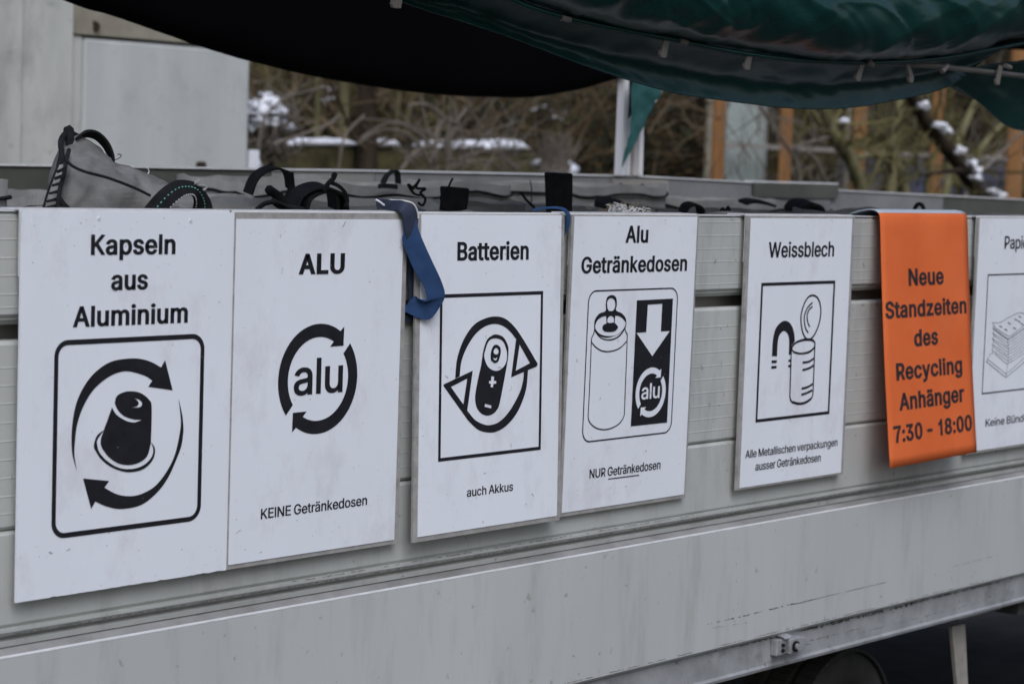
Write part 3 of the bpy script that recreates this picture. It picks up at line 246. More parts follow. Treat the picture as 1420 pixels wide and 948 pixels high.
SHP = {1:[('r','k',65,91,372,401,26,8.2),('f','k',[[(113.0,194.4,1),(103.5,220.5),(101.1,245.6),(102.8,274.2),(110.5,304.3),(127.8,332.1),(151.5,352.0),(180.5,364.1),(222.5,366.5),(252.8,361.2),(279.9,349.3,1),(288.0,360.8,1),(305.4,310.7,1),(253.9,319.1,1),(262.0,328.9,1),(245.8,337.6),(213.0,346.1),(188.3,344.4),(164.0,335.0),(140.2,317.9),(121.5,292.1),(111.4,266.0),(107.9,239.4),(107.6,218.3)]]),('f','k',[[(318.2,297.0,1),(326.9,269.4),(330.0,249.1),(330.1,239.1),(326.2,217.2),(315.1,194.0),(299.0,167.3),(276.4,145.3),(243.7,128.4),(203.6,125.9),(173.8,132.7),(150.3,143.1,1),(142.6,131.8,1),(125.2,181.8,1),(177.7,173.2,1),(168.1,163.5,1),(193.1,150.9),(218.1,145.3),(243.3,146.3),(273.5,157.5),(298.6,181.3),(313.5,206.2),(322.5,239.6),(324.2,261.6)]]),('f','k',[[(185.8,296.9,1),(189.2,307.4),(201.4,312.9),(218.8,314.1),(239.0,309.8),(255.7,298.6),(261.9,285.4),(261.8,234.0),(260.3,222.2),(254.3,206.8),(239.4,198.1),(219.3,195.4),(196.8,199.5),(176.8,210.9),(161.7,227.6),(159.0,239.5),(163.6,252.7),(180.3,290.4,1),(189.9,278.2),(210.0,267.1),(227.6,263.6),(242.1,266.9,1),(225.0,268.5),(204.9,275.3),(192.2,285.8)],[(225.4,302.4,1),(236.8,298.8),(242.0,292.6),(237.1,287.5),(219.5,287.6,1),(229.5,288.8),(234.9,293.0),(231.8,298.1)]]),('f','k',[[(164.7,255.5,1),(151.5,247.8),(145.7,234.6),(147.1,226.8),(159.7,210.3),(179.6,196.1),(202.1,187.0),(222.1,183.7),(244.8,185.8),(262.3,195.3),(270.1,207.5),(269.8,219.5),(261.4,229.6,1),(266.8,217.7),(264.5,206.0),(252.1,195.1),(234.6,189.6),(217.0,189.1),(197.0,192.7),(174.5,204.3),(157.0,220.2),(151.8,234.2),(152.9,241.9),(163.5,253.7,1)]])],2:[],3:[('q','k',64,144,359.5,452.5,6.5),('f','k',[[(108.0,295.6,1),(112.9,332.8),(130.9,367.9),(158.5,393.5),(189.2,404.4),(217.9,407.4),(247.1,402.7),(276.9,384.8),(304.7,358.1,1),(346.4,312.0,1),(343.5,306.9,1),(267.7,289.6,1),(280.9,362.2,1),(262.3,377.9),(242.5,388.5),(218.2,393.4),(189.5,389.3),(161.3,374.6),(138.2,350.4),(124.7,326.0),(120.5,299.0,1)],[(291.5,351.2,1),(323.2,314.3,1),(281.2,301.8,1)]]),('f','k',[[(317.5,301.0,1),(311.9,262.5),(290.4,225.0),(261.3,201.1),(232.2,189.7),(205.6,188.3),(174.4,195.9),(145.6,215.2,1),(75.5,284.3,1),(78.2,286.9,1),(156.9,307.9,1),(142.9,234.2,1),(164.5,215.5),(188.5,205.4),(210.2,202.3),(236.7,207.6),(265.6,226.5),(292.1,257.1),(302.6,279.2),(305.1,300.0,1)],[(96.3,280.7,1),(141.7,293.9,1),(131.8,245.9,1)]]),('f','k',[[(185.7,342.1),(194.8,362.3),(209.0,371.2),(223.5,373.3),(243.0,367.4),(257.0,350.3),(258.4,332.7),(254.0,310.5),(235.9,244.4),(226.5,229.0),(212.2,221.9),(195.4,221.4),(178.5,228.8),(167.7,242.1),(165.0,261.2),(172.4,292.3),(180.5,317.1)],[(190.5,341.9),(202.0,362.0),(222.7,366.0),(243.2,358.8),(254.3,339.2),(252.8,320.1),(239.4,307.4),(220.1,304.5),(200.6,313.0),(189.8,329.3)],[(209.7,295.1,1),(218.4,294.1,1),(217.6,286.2,1),(224.4,285.5,1),(224.5,279.8,1),(216.7,280.2,1),(215.4,273.3,1),(208.2,274.6,1),(209.5,280.6,1),(203.7,281.2,1),(203.6,286.6,1),(209.9,286.6,1)],[(193.5,243.7,1),(211.8,239.4,1),(210.5,233.8,1),(191.7,238.1,1)]]),('f','k',[[(209.6,344.3),(215.2,352.0),(223.9,353.9),(233.7,349.0),(236.3,340.0),(232.7,327.4),(228.4,321.3),(219.8,319.1),(210.0,323.7),(207.4,333.3)],[(215.4,342.5),(223.0,348.2),(230.4,341.8),(226.7,335.6),(218.4,336.6)],[(213.3,330.8,1),(220.6,328.0),(226.8,330.9,1),(224.5,325.2),(218.2,324.9)]])],4:[('r','k',60,144,361,450,25,3.0),('f','k',[[(220.1,426.1,1),(343.8,426.9,1),(343.8,166.8,1),(219.3,167.0,1)],[(257.9,416.3,1),(307.4,416.9,1),(307.2,359.6,1),(338.0,359.2,1),(281.3,309.1,1),(223.7,359.5,1),(256.7,359.7,1)]]),('f','k',[[(83.5,379.8),(84.8,390.7),(97.1,402.2),(118.0,407.7),(117.7,421.0),(120.0,432.9),(127.1,437.7),(136.0,438.9),(146.6,436.5),(152.5,429.3),(153.7,418.2),(152.7,407.5),(171.8,401.0),(184.6,391.3),(187.9,380.0),(184.8,368.9),(169.2,354.6),(148.7,348.0),(130.8,347.2),(109.7,351.3),(92.8,361.1),(84.7,370.6)],[(86.6,377.8),(92.2,388.6),(106.5,395.5),(120.6,397.3,1),(122.9,382.1,1),(112.1,378.8),(110.6,371.5),(120.5,365.6),(147.4,364.7),(159.1,369.8),(160.1,375.4),(149.7,382.2,1),(150.4,397.0,1),(166.2,394.6),(182.0,385.8),(185.6,378.2),(177.3,367.3),(156.9,357.8),(130.1,356.4),(106.1,360.6),(90.7,369.4)],[(100.4,357.5,1),(118.4,353.7),(136.3,353.6),(160.0,357.7),(178.9,366.3,1),(160.2,354.0),(136.6,349.9),(115.6,352.0)],[(121.8,420.9),(123.4,428.2),(129.0,431.7),(135.8,432.7),(144.1,429.5),(148.6,422.0),(147.5,412.8),(142.7,407.7),(135.4,406.7),(126.3,408.8)],[(125.1,383.9,1),(126.0,392.2),(134.6,396.9),(143.7,394.4),(147.1,388.8),(146.9,383.6,1),(135.6,382.6)]]),('s','k',2.6,0,[(84.2,370.6),(83.2,363.3),(77.1,354.4),(76.4,343.4),(76.9,308.7),(77.3,253.6),(77.0,213.2),(76.8,198.4),(79.6,189.0),(88.1,180.2),(105.0,171.6),(126.1,167.0),(147.0,166.9),(170.8,171.8),(185.4,179.3),(193.2,188.1),(195.5,198.3),(194.9,247.2),(194.3,303.4),(193.8,342.5),(193.5,350.0),(192.7,357.5),(186.7,364.2),(184.7,370.8)]),('s','k',2.6,0,[(77.1,346.1),(90.1,336.4),(108.4,328.3),(129.4,325.0),(153.3,326.4),(173.9,332.1),(193.6,344.4)])],5:[('q','k',62,145.5,362,453.5,7.0),('f','k',[[(115.7,289.8,1),(116.5,323.3),(124.5,349.1),(143.3,363.4),(163.0,367.2),(183.7,360.2),(198.6,342.8),(205.1,319.9,1),(193.0,310.9,1),(192.5,290.2,1),(182.4,290.7,1),(182.1,320.8),(175.5,336.1),(161.5,344.1),(148.3,340.8),(137.5,326.3),(135.7,289.0,1)]]),('f','k',[[(115.1,280.6,1),(136.3,280.3,1),(135.5,274.0,1),(115.6,274.2,1)]]),('f','k',[[(115.4,267.9,1),(136.6,268.0,1),(135.7,262.0,1),(115.2,261.9,1)]]),('f','k',[[(183.3,279.3,1),(192.0,279.7,1),(192.4,274.4,1),(181.0,274.2,1)]]),('f','k',[[(181.5,267.0,1),(191.6,267.7,1),(192.0,262.0,1),(181.9,262.1,1)]]),('s','k',4.6,0,[(192.9,303.4),(192.5,290.2),(193.4,244.9),(194.3,207.1),(195.3,193.8),(204.3,182.7),(232.0,177.2),(259.4,178.2),(281.0,185.0),(288.0,193.4),(289.1,205.6),(288.6,255.5),(288.1,312.9)]),('s','k',6,0,[(204.3,182.7),(232.0,177.2),(259.4,178.2),(281.0,185.0)]),('f','k',[[(192.0,305.3),(202.0,316.2),(227.4,322.8),(258.1,324.7),(282.7,319.9),(290.4,310.9),(286.4,299.5),(264.3,290.2),(230.1,288.6),(202.4,293.6)],[(196.8,305.1),(211.0,314.0),(241.4,318.5),(272.5,317.3),(286.2,311.0),(280.7,301.7),(260.5,294.9),(229.7,293.2),(203.4,298.1)]]),('s','k',5.2,0,[(240.5,269.9),(265.8,271.0),(288.1,278.4)]),('s','k',5.2,0,[(241.1,253.2),(267.1,255.7),(287.4,262.0)]),('s','k',5.2,0,[(241.0,211.0),(263.6,212.8),(286.6,219.2)]),('s','k',5.2,0,[(240.7,196.9),(264.6,200.1),(285.0,205.1)]),('s','k',4.6,1,[(225.5,372.0),(233.7,398.3),(250.7,416.8),(273.2,421.2),(294.7,411.9),(306.4,388.7),(303.7,362.0),(291.6,339.5),(272.1,323.0),(251.3,323.8),(234.1,341.5)]),('s','k',4.4,0,[(270.3,404.9),(249.3,392.2),(239.2,371.6),(245.9,348.7),(258.5,336.8)]),('s','k',4.4,0,[(271.0,396.1),(256.5,388.2),(250.6,375.1),(255.3,359.7),(263.7,350.0)])],6:[],7:[('q','k',60,150,372,456,3.6),('s','g',1.5,0,[(95.8,332.3,1),(135.6,331.0),(181.0,342.2),(236.5,353.2),(280.1,348.3),(333.1,350.4,1)]),('s','g',1.5,0,[(95.8,332.3,1),(113.7,319.6),(147.5,306.2),(190.9,292.9,1),(268.9,318.9,1),(334.3,339.8,1)]),('s','g',1.5,0,[(99.9,320.0,1),(148.1,300.3),(186.9,286.7,1),(269.6,312.0,1)]),('s','g',1.5,0,[(108.6,324.2),(100.1,317.8),(108.2,310.8),(101.5,304.3),(111.4,297.2),(101.0,290.8),(111.0,283.7),(100.6,277.4),(110.5,270.3),(102.0,263.9),(106.7,253.8),(93.3,250.8),(76.8,233.6,1)]),('s','g',1.3,0,[(109.8,313.0,1),(148.4,297.2),(187.2,283.9,1),(214.6,292.0),(269.8,310.1,1),(335.6,328.2,1)]),('s','g',1.3,0,[(101.4,305.6,1),(149.2,289.5),(182.4,276.4,1),(215.4,284.2),(270.7,302.3,1),(336.5,320.3,1)]),('s','g',1.3,0,[(111.4,297.6,1),(150.0,281.8),(177.5,268.9,1),(216.3,276.4),(271.5,294.5,1),(337.3,312.4,1)]),('s','g',1.3,0,[(102.9,290.3,1),(150.9,274.0),(189.7,260.7,1),(217.1,268.7),(272.4,286.6,1),(338.2,304.5,1)]),('s','g',1.3,0,[(113.0,282.3,1),(151.7,266.3),(184.8,253.2,1),(217.9,260.9),(273.2,278.8,1),(339.1,296.6,1)]),('s','g',1.3,0,[(104.5,275.0,1),(152.5,258.6),(180.0,245.7,1),(218.8,253.1),(274.1,271.0,1),(339.9,288.7,1)]),('s','g',1.3,0,[(114.6,266.9,1),(153.3,250.9),(192.1,237.4,1),(219.6,245.3),(274.9,263.1,1),(340.8,280.8,1)]),('s','g',1.3,0,[(106.1,259.7,1),(154.1,243.2),(187.3,229.9,1),(220.4,237.5),(275.8,255.3,1),(341.7,272.9,1)]),('s','g',1.3,0,[(116.2,251.6,1),(154.9,235.4),(182.4,222.4,1),(221.3,229.7),(276.6,247.4,1),(342.6,265.0,1)]),('s','g',2.0,0,[(74.0,233.7,1),(183.4,186.9,1),(279.4,222.0,1),(344.8,244.5,1)]),('s','g',1.5,0,[(78.8,240.2,1),(185.2,195.9,1),(278.1,233.6,1),(343.5,256.2,1)]),('s','g',1.5,0,[(183.4,186.9,1),(189.3,219.3),(190.2,255.7),(182.6,283.2)]),('s','g',3.2,0,[(133.7,322.5),(149.0,318.4)]),('s','g',3.2,0,[(162.5,313.4),(177.9,309.2)]),('s','g',3.2,0,[(179.6,329.1),(195.1,325.0)]),('s','g',3.2,0,[(209.3,315.4),(224.9,311.2)]),('s','g',3.2,0,[(231.1,332.9),(246.8,328.7)]),('s','g',3.2,0,[(213.5,338.0),(229.1,333.9)]),('s','g',3.2,0,[(249.0,325.5),(264.8,321.3)]),('s','g',3.2,0,[(234.5,345.1),(250.2,341.0)])]}
def text_loops(s, x0, x1, z, cap, bold):
    """s laid between x0 and x1 (mm), cap height in mm; returns list of glyphs, each a list of contours"""
    pen = 0; G_ = []; xs = []
    for ch in s:
        if ch == ' ': pen += 150; continue
        adv, con = GLY[ch]
        G_.append([[(p[0]+pen, p[1]) for p in c] for c in con]); xs += [p[0]+pen for c in con for p in c]
        pen += adv-34+900*bold
    d = bold*cap                                  # extra half-stroke in mm
    k = (cap-1.1*d)/509.; kx = (x1-x0-2*d)/(max(xs)-min(xs)); mn = min(xs)
    res = []
    for g in G_:
        gg = []
        for c in g:
            pts = [((p[0]-mn)*kx+x0+d, p[1]*k+z+.55*d) for p in c]
            gg.append(pts)
        res.append((gg, d))
    return res
def smooth_loop(P, closed=True, n=5):
    m = len(P)
    if all(len(p) > 2 for p in P): return [(p[0], p[1]) for p in P]
    out = []
    for i in (range(m) if closed else range(m-1)):
        p1, p2 = P[i], P[(i+1) % m]
        c1, c2 = len(p1) > 2, len(p2) > 2
        if c1 and c2: out.append(p1[:2]); continue
        p0 = P[i-1] if (not c1 and (closed or i > 0)) else p1
        p3 = P[(i+2) % m] if (not c2 and (closed or i+2 < m)) else p2
        for k in range(n):
            t = k/n
            out.append(tuple(.5*(2*p1[a]+(p2[a]-p0[a])*t+(2*p0[a]-5*p1[a]+4*p2[a]-p3[a])*t*t+(3*p1[a]-p0[a]-3*p2[a]+p3[a])*t**3) for a in (0, 1)))
    if not closed: out.append(P[-1][:2])
    return out
def stroke_quads(P, w_, closed):
    """polyline -> two offset rails"""
    n = len(P); Lr = []; Rr = []
    for i in range(n):
        a = P[i-1] if (closed or i > 0) else P[i]; c = P[(i+1) % n] if (closed or i < n-1) else P[i]
        dx, dz = c[0]-a[0], c[1]-a[1]; l = math.hypot(dx, dz) or 1
        nx, nz = -dz/l*w_/2, dx/l*w_/2
        Lr.append((P[i][0]+nx, P[i][1]+nz)); Rr.append((P[i][0]-nx, P[i][1]-nz))
    return Lr, Rr
class Print:
    """flat ink on a sheet; mp maps (x mm, z mm, lift m) to a world point"""
    def __init__(s, mp): s.mp = mp; s.b = MB(); s.k = 0
    def glyph(s, gd, lift=0):
        loops, d = gd
        def area(c): return sum(c[i-1][0]*c[i][1]-c[i][0]*c[i-1][1] for i in range(len(c)))
        def inside(p, c):
            r = False
            for i in range(len(c)):
                a, b = c[i-1], c[i]
                if (a[1] > p[1]) != (b[1] > p[1]) and p[0] < (b[0]-a[0])*(p[1]-a[1])/(b[1]-a[1])+a[0]: r = not r
            return r
        big = max(loops, key=lambda c: abs(area(c))); sg = area(big) > 0
        outs = [c for c in loops if (area(c) > 0) == sg]; holes = [c for c in loops if (area(c) > 0) != sg]
        for o_ in outs: s.fill([o_]+[h for h in holes if inside(h[0], o_)], lift)
        if d > 0:
            for c in loops:
                P = [c[0]]
                for p in c[1:]:
                    if math.hypot(p[0]-P[-1][0], p[1]-P[-1][1]) > .05: P.append(p)
                if math.hypot(P[0][0]-P[-1][0], P[0][1]-P[-1][1]) < .05: P.pop()
                s.seam(P, 2*d, lift)
    def seam(s, P, w_, lift):
        # mitred outline that gives the letter its weight
        s.k += 1; h = .0006+lift+(s.k % 7)*.00003; n = len(P); A = []; B = []
        for i in range(n):
            a, b, c = P[i-1], P[i], P[(i+1) % n]
            e1 = (b[0]-a[0], b[1]-a[1]); e2 = (c[0]-b[0], c[1]-b[1]); l1 = math.hypot(*e1) or 1; l2 = math.hypot(*e2) or 1
            q = (-e1[1]/l1-e2[1]/l2, e1[0]/l1+e2[0]/l2); k = q[0]**2+q[1]**2; f_ = w_/max(k, 1.6)
            A.append((b[0]+q[0]*f_, b[1]+q[1]*f_*.55)); B.append((b[0]-q[0]*f_, b[1]-q[1]*f_*.55))
        s.b.add([s.mp(*p, h) for p in A]+[s.mp(*p, h) for p in B], [(i, (i+1) % n, n+(i+1) % n, n+i) for i in range(n)])
    def fill(s, loops, lift=0):
        s.k += 1; h = .0006+lift+(s.k % 7)*.00003
        T = tessellate_polygon([[Vector((p[0], p[1], 0)) for p in c] for c in loops])
        flat = [p for c in loops for p in c]
        s.b.add([s.mp(p[0], p[1], h) for p in flat], T)
    def line(s, P, w_, closed=False, lift=0):
        s.k += 1; h = .0006+lift+(s.k % 7)*.00003
        a, b = stroke_quads(P, w_, closed); n = len(P)
        s.b.add([s.mp(*p, h) for p in a]+[s.mp(*p, h) for p in b],
                [(i, (i+1) % n, n+(i+1) % n, n+i) for i in range(n if closed else n-1)])
    def frame(s, x0, z0, x1, z1, w_, r=0.):
        def rr(x0, z0, x1, z1, r):
            if r <= 0: return [(x0, z0), (x1, z0), (x1, z1), (x0, z1)]
            o = []
            for cx, cz, a0 in ((x1-r, z0+r, -90), (x1-r, z1-r, 0), (x0+r, z1-r, 90), (x0+r, z0+r, 180)):
                for k in range(9):
                    a = R(a0+90*k/8); o.append((cx+r*math.cos(a), cz+r*math.sin(a)))
            return o
        s.fill([rr(x0, z0, x1, z1, r), rr(x0+w_, z0+w_, x1-w_, z1-w_, max(0, r-w_))])
    def ring(s, cx, cz, rad, lift=0):
        def arc(r, a0, a1, n=26): return [(cx+r*math.cos(R(a0+(a1-a0)*k/n)), cz+r*math.sin(R(a0+(a1-a0)*k/n))) for k in range(n+1)]
        for rot in (0, 180):
            L_ = arc(rad, 218+rot, 58+rot)+[(cx+1.12*rad*math.cos(R(56+rot)), cz+1.12*rad*math.sin(R(56+rot))),
                 (cx+.845*rad*math.cos(R(43+rot)), cz+.845*rad*math.sin(R(43+rot))), (cx+.635*rad*math.cos(R(64.4+rot)), cz+.635*rad*math.sin(R(64.4+rot)))] \
                 + arc(.76*rad, 61+rot, 215+rot)
            s.fill([L_], lift)
def draw(pr, prg, items):
    for it in items:
        q = prg if it[1] == 'g' else pr
        if it[0] == 'f': q.fill([smooth_loop(c) for c in it[2]])
        elif it[0] == 's': q.line(smooth_loop(it[4], bool(it[3])), it[2], bool(it[3]))
        elif it[0] == 'q': q.frame(*it[2:6], it[6])
        elif it[0] == 'r': q.frame(*it[2:6], it[7], it[6])

def sheet_mesh(x0, z0, x1, z1, y0, y1, chips=0, seed=0):
    """a thin board with slightly chipped lower edge, local metres"""
    b = MB(); rn = random.Random(seed); n = 60 if chips else 1
    lo = [z0+(rn.random()**9)*chips for _ in range(n+1)]
    vs = []
    for k in range(n+1):
        x = x0+(x1-x0)*k/n; vs += [(x, y0, lo[k]), (x, y0, z1), (x, y1, z1), (x, y1, lo[k])]
    fs = [(0, 1, 2, 3), tuple(n*4+i for i in (3, 2, 1, 0))]
    for k in range(n):
        for i in range(4):
            j = (i+1) % 4; fs.append((k*4+i, (k+1)*4+i, (k+1)*4+j, k*4+j))
    return b.add(vs, fs)

def sign(label, X0, width, face, texts, items, tilt=0., rings=(), backing=True, seed=1, extra=None):
    """X0 = left edge in mm at world x, base at z 1000 mm; face = white sheet rectangle in local mm"""
    root = empty('sign_board', (X0/1000, -tilt, 1.0), label, 'sign', 'white sorting signs hung along the trailer side')
    root.rotation_euler = (math.atan2(-tilt, .6), 0, 0)
    mw = Matrix.LocRotScale(root.location, root.rotation_euler, root.scale)
    fx0, fz0, fx1, fz1 = [q/1000 for q in face]
    def put(b, name, m, **k):
        b.v = [tuple(mw @ Vector(q)) for q in b.v]; return b.build(name, m, root, **k)
    if backing: put(sheet_mesh(0, .0, width/1000, .6, .0015, .0065), 'backing_plate', M['backing'])
    put(sheet_mesh(fx0, fz0, fx1, fz1, 0, .0012 if backing else .004, 0 if backing else .0016, seed), 'face_sheet', M['sheet'])
    # hooks that hold the board over the rim
    if 1:
        b = MB(); x = width/2000; hw_ = width/2000-.001
        prof = [(.0067, .50), (.0067, .6035), (.055, .6035), (.055, .58), (.053, .58), (.053, .6012), (.0087, .6012), (.0087, .50)]
        put(b.extrude_x(prof, x-hw_, x+hw_), 'hanging_bracket', M['alu_edge'])
    mp = lambda x, z, h: mw @ Vector((x/1000, -h, z/1000))
    pt_, pp, pg, pw = Print(mp), Print(mp), Print(mp), Print(mp)
    for (s, x0, x1, z, cap, bold) in texts:
        pt_ = Print(mp)
        for g in text_loops(s, x0-X0, x1-X0, z-1000, cap, bold): pt_.glyph(g)
        pt_.b.build('text_line', M['print'], root, kind='stuff' if False else None)
    draw(pp, pg, items)
    if extra: extra(pp, pg, pw)
    if pp.b.v: pp.b.build('pictogram', M['print'], root)
    sc_ = Print(mp); rr_ = random.Random(seed*7)
    for _ in range(60):                                     # small scuffs of handling, most near the top and bottom edges
        x = rr_.uniform(face[0]+4, face[2]-4); z = rr_.choice((face[3]-abs(rr_.gauss(0, 40))-3, face[1]+abs(rr_.gauss(0, 60))+3, rr_.uniform(face[1]+5, face[3]-5)))
        a = rr_.uniform(0, 6.28); L_ = rr_.uniform(.3, 1.3)*(5 if rr_.random() < .06 else 1); pts = [(x, z), (x+L_*math.cos(a), z+L_*math.sin(a)), (x+L_*1.9*math.cos(a+.15), z+L_*1.9*math.sin(a+.15))]
        if face[0]+8 < x < face[2]-8 and face[1]+6 < z < face[3]-6: sc_.line(pts, rr_.uniform(.4, 1.5), lift=.0002)
    sc_.b.build('scuff', M['scuff'], root, kind='stuff')
    if pg.b.v: pg.b.build('line_drawing', M['gprint'], root)
    if pw.b.v: pw.b.build('white_emblem', M['sheet'], root)
    return root

B1, B2, B0 = .058, .082, .032
sign('white sign reading Kapseln aus Aluminium with a coffee capsule inside circling arrows', 2, 432, (0, 0, 432, 600),
     [('Kapseln', 134.3, 306.9, 1532, 32, B1), ('aus', 175.8, 250.9, 1476, 32, B1), ('Aluminium', 101.8, 336.4, 1420, 32.6, B1)],
     SHP[1], backing=False, seed=3)
for x, z in ((.1495, 1.589), (.3385, 1.586)):
    MB().tube([(x, 0, z), (x, -.0012, z)], .0028, 10).build('rivet', M['alu_edge'], bpy.data.objects['sign_board'])
def ex2(pp, pg, pw):
    pp.ring(209.5, 312.1, 96.2)
    for g in text_loops('alu', 579.7-429, 698.6-429, 286, 63, .03): pp.glyph(g)
sign('white sign reading ALU with a large ring of two arrows around the word alu', 429, 426, (10, 8, 414, 589),
     [('ALU', 584.7, 695.7, 1494.3, 35.8, B2), ('KEINE Getränkedosen', 509.9, 768.6, 1079, 17.7, B0)], SHP[2], extra=ex2, seed=4)
sign('white sign reading Batterien with a battery between two hollow arrows', 878, 424, (12, 9.5, 413, 598.5),
     [('Batterien', 987.7, 1192.5, 1513.8, 34.7, B1), ('auch Akkus', 1023, 1156.3, 1071.4, 16.6, B0)], SHP[3], tilt=.015, seed=5)
def ex4(pp, pg, pw):
    cx, cz = 281.4, 233.8
    pw.ring(cx, cz, 51.7, .0004)
    for g in text_loops('alu', 1574.6-1325, 1637.3-1325, 1220.6-1000, 32.6, .03): pw.glyph(g, .0004)
    pp.line([(151.8, 64.0), (255, 63.2)], 2.2)
sign('white sign reading Alu Getränkedosen with a drinks can beside a white down arrow', 1325, 425, (7.6, 8, 417.5, 597),
     [('Alu', 1497.8, 1573.5, 1543.7, 34.8, B1), ('Getränkedosen', 1358.8, 1712.8, 1483.8, 33.1, B1), ('NUR Getränkedosen', 1414.8, 1653, 1070.2, 18.3, B0)],
     SHP[4], tilt=-.0065, extra=ex4, seed=6)
sign('white sign reading Weissblech with a magnet and an opened tin can', 1928, 436, (13, 4.5, 424, 595),
     [('Weissblech', 2013.3, 2279.2, 1508.5, 34.1, .042), ('Alle Metallischen verpackungen', 1956, 2331, 1068.8, 17.6, .03),
      ('ausser Getränkedosen', 1996.8, 2262, 1038.1, 18.3, .03)], SHP[5], seed=7)
sign('white sign reading Papier with a drawn stack of newspapers, cut by the right edge', 2946, 426, (7, 6, 419, 598),
     [('Papier', 3086.1, 3231, 1519.6, 33.1, .032), ('Keine Bündel', 3033.4, 3268, 1065, 20, .026)], SHP[7], seed=8)

# ------------------------------------------------------------------ orange sheet draped over the rim
def orange():
    root = empty('orange_notice', (2.674, -.06, 1.012), 'orange plastic notice on the new standing times draped over the trailer rim', 'notice')
    def yz(z): return -.004-.1*(1.6-z)
    def P(x, z, h=0.):
        sh = (x-2.466)*.016*(1.6-z)/.6
        bow = -.006*math.sin(math.pi*(1.6-z)/.6)
        return Vector((x+bow, yz(z)-h, z+sh))
    prof = [(.10, 1.590), (.078, 1.604), (.055, 1.612), (.03, 1.6165), (.012, 1.615), (.001, 1.609), (-.0035, 1.600)]
    x0, x1 = 2.467, 2.880
    cols = []
    nx, nz_ = 16, 24
    vs = []; fs = []
    for i in range(nx+1):
        x = x0+(x1-x0)*i/nx
        col = [Vector((x, y, z)) for y, z in prof]+[P(x, 1.6-.588*(k/nz_)) for k in range(1, nz_+1)]
        cols.append(col)
    full = cols; cols = [c[5:] for c in full]
    m = len(cols[0]); vs = [v for c in cols for v in c]
    fs = [(i*m+j, (i+1)*m+j, (i+1)*m+j+1, i*m+j+1) for i in range(nx) for j in range(m-1)]
    o = MB().add(vs, fs).build('sheet', M['orange'], root, smooth=True); solid(o, .0016, 0)
    # part bent back over the rim, sky reflection painted in as pale blue
    top = [c[:6] for c in full]; m = 6
    o = MB().add([v for c in top for v in c], [(i*m+j, (i+1)*m+j, (i+1)*m+j+1, i*m+j+1) for i in range(nx) for j in range(m-1)]).build('sky_sheen_fold', M['fold'], root, smooth=True); solid(o, .0016, 0)
    for s, a, b, z, cap in (('Neue', 2587, 2753, 1436, 41.2), ('Standzeiten', 2477, 2860.6, 1361.5, 40.2), ('des', 2603.5, 2716, 1290.5, 40.5),
                            ('Recycling', 2515, 2828, 1214.5, 40.9), ('Anhänger', 2522.4, 2830.3, 1143, 41.2), ('7:30 - 18:00', 2488.6, 2861.5, 1069, 40)):
        pr = Print(lambda x, z, h: P(x/1000, z/1000, h+.0011))
        for g in text_loops(s, a, b, z, cap, .07): pr.glyph(g)
        pr.b.build('text_line', M['oprint'], root)
M['fold'] = mat('sky_sheen_fold', (.40, .46, .52), .5)
orange()

# ------------------------------------------------------------------ the trailer
XA, XB, XF = -1.6, 4.35, 5.2
tr_ = empty('recycling_trailer', (1.4, 1.0, 0), 'grey aluminium drop-side trailer carrying the row of sorting signs', 'trailer')
YP = .022
def board(name, z0, z1, ribs, y=YP, top=None, m='alu'):
    g = .0014
    pr = [(y+.03, z0), (y+.006, z0), (y, z0+.006)]
    for r in sorted(ribs): pr += [(y, r-g*1.1), (y-g*.42, r-g*.2), (y-g*.34, r+g*.5), (y, r+g*1.2)]
    pr += [(y, z1-.006), (y+.006, z1), (y+.03, z1)]
    return MB().extrude_x(pr, XA, XB).build(name, M[m], tr_)
# upper board with a rolled lip below, ribbed like the photograph's extrusions
board('side_board', 1.436, 1.5985, [1.452, 1.472, 1.5005, 1.5275, 1.556, 1.585])
MB().extrude_x([(YP-.002, 1.5985), (YP-.002, 1.6005), (YP+.045, 1.6005), (YP+.045, 1.56), (YP+.042, 1.56), (YP+.042, 1.5985)], XA, XB).build('rim_cap', M['alu_edge'], tr_)
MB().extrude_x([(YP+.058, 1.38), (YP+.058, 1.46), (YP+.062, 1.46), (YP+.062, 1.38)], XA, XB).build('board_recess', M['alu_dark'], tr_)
MB().extrude_x([(YP+.0062, 1.4335), (YP+.02, 1.4245), (YP+.03, 1.4245), (YP+.03, 1.4358), (YP+.008, 1.4358)], XA, XB).build('lip', M['alu'], tr_)
board('side_board', 1.1095, 1.401, [1.36, 1.3325, 1.305, 1.2755, 1.247, 1.2185, 1.19, 1.1615, 1.135])
board('side_board', .957, 1.1075, [], m='alu')
# stepped lower lip, channel and the bright edged lower board
MB().extrude_x([(YP-.004, .951), (YP-.004, .957), (YP+.03, .9568), (YP+.03, .944), (YP+.003, .944)], XA, XB).build('lip', M['alu'], tr_)
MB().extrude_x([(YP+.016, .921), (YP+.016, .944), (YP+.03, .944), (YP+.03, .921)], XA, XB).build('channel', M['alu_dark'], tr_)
MB().extrude_x([(YP+.006, .9265), (YP+.004, .9345), (YP+.0155, .937), (YP+.0155, .9285)], XA, XB).build('channel_bead', M['alu'], tr_)
MB().extrude_x([(.0082, .9135), (.0082, .9150), (.0100, .9162), (.0125, .9170), (.0125, .9135)], XA, XB).build('edge_strip', M['alu_edge'], tr_)
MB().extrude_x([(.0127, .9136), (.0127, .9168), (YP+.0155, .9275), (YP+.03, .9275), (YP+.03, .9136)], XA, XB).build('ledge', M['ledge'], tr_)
pl = [(YP+.03, .6475), (.016, .6475), (.008, .655), (.008, .9130), (.012, .9134), (YP+.03, .9134)]
MB().extrude_x(pl, XA, XB).build('side_board', M['alu_low'], tr_)
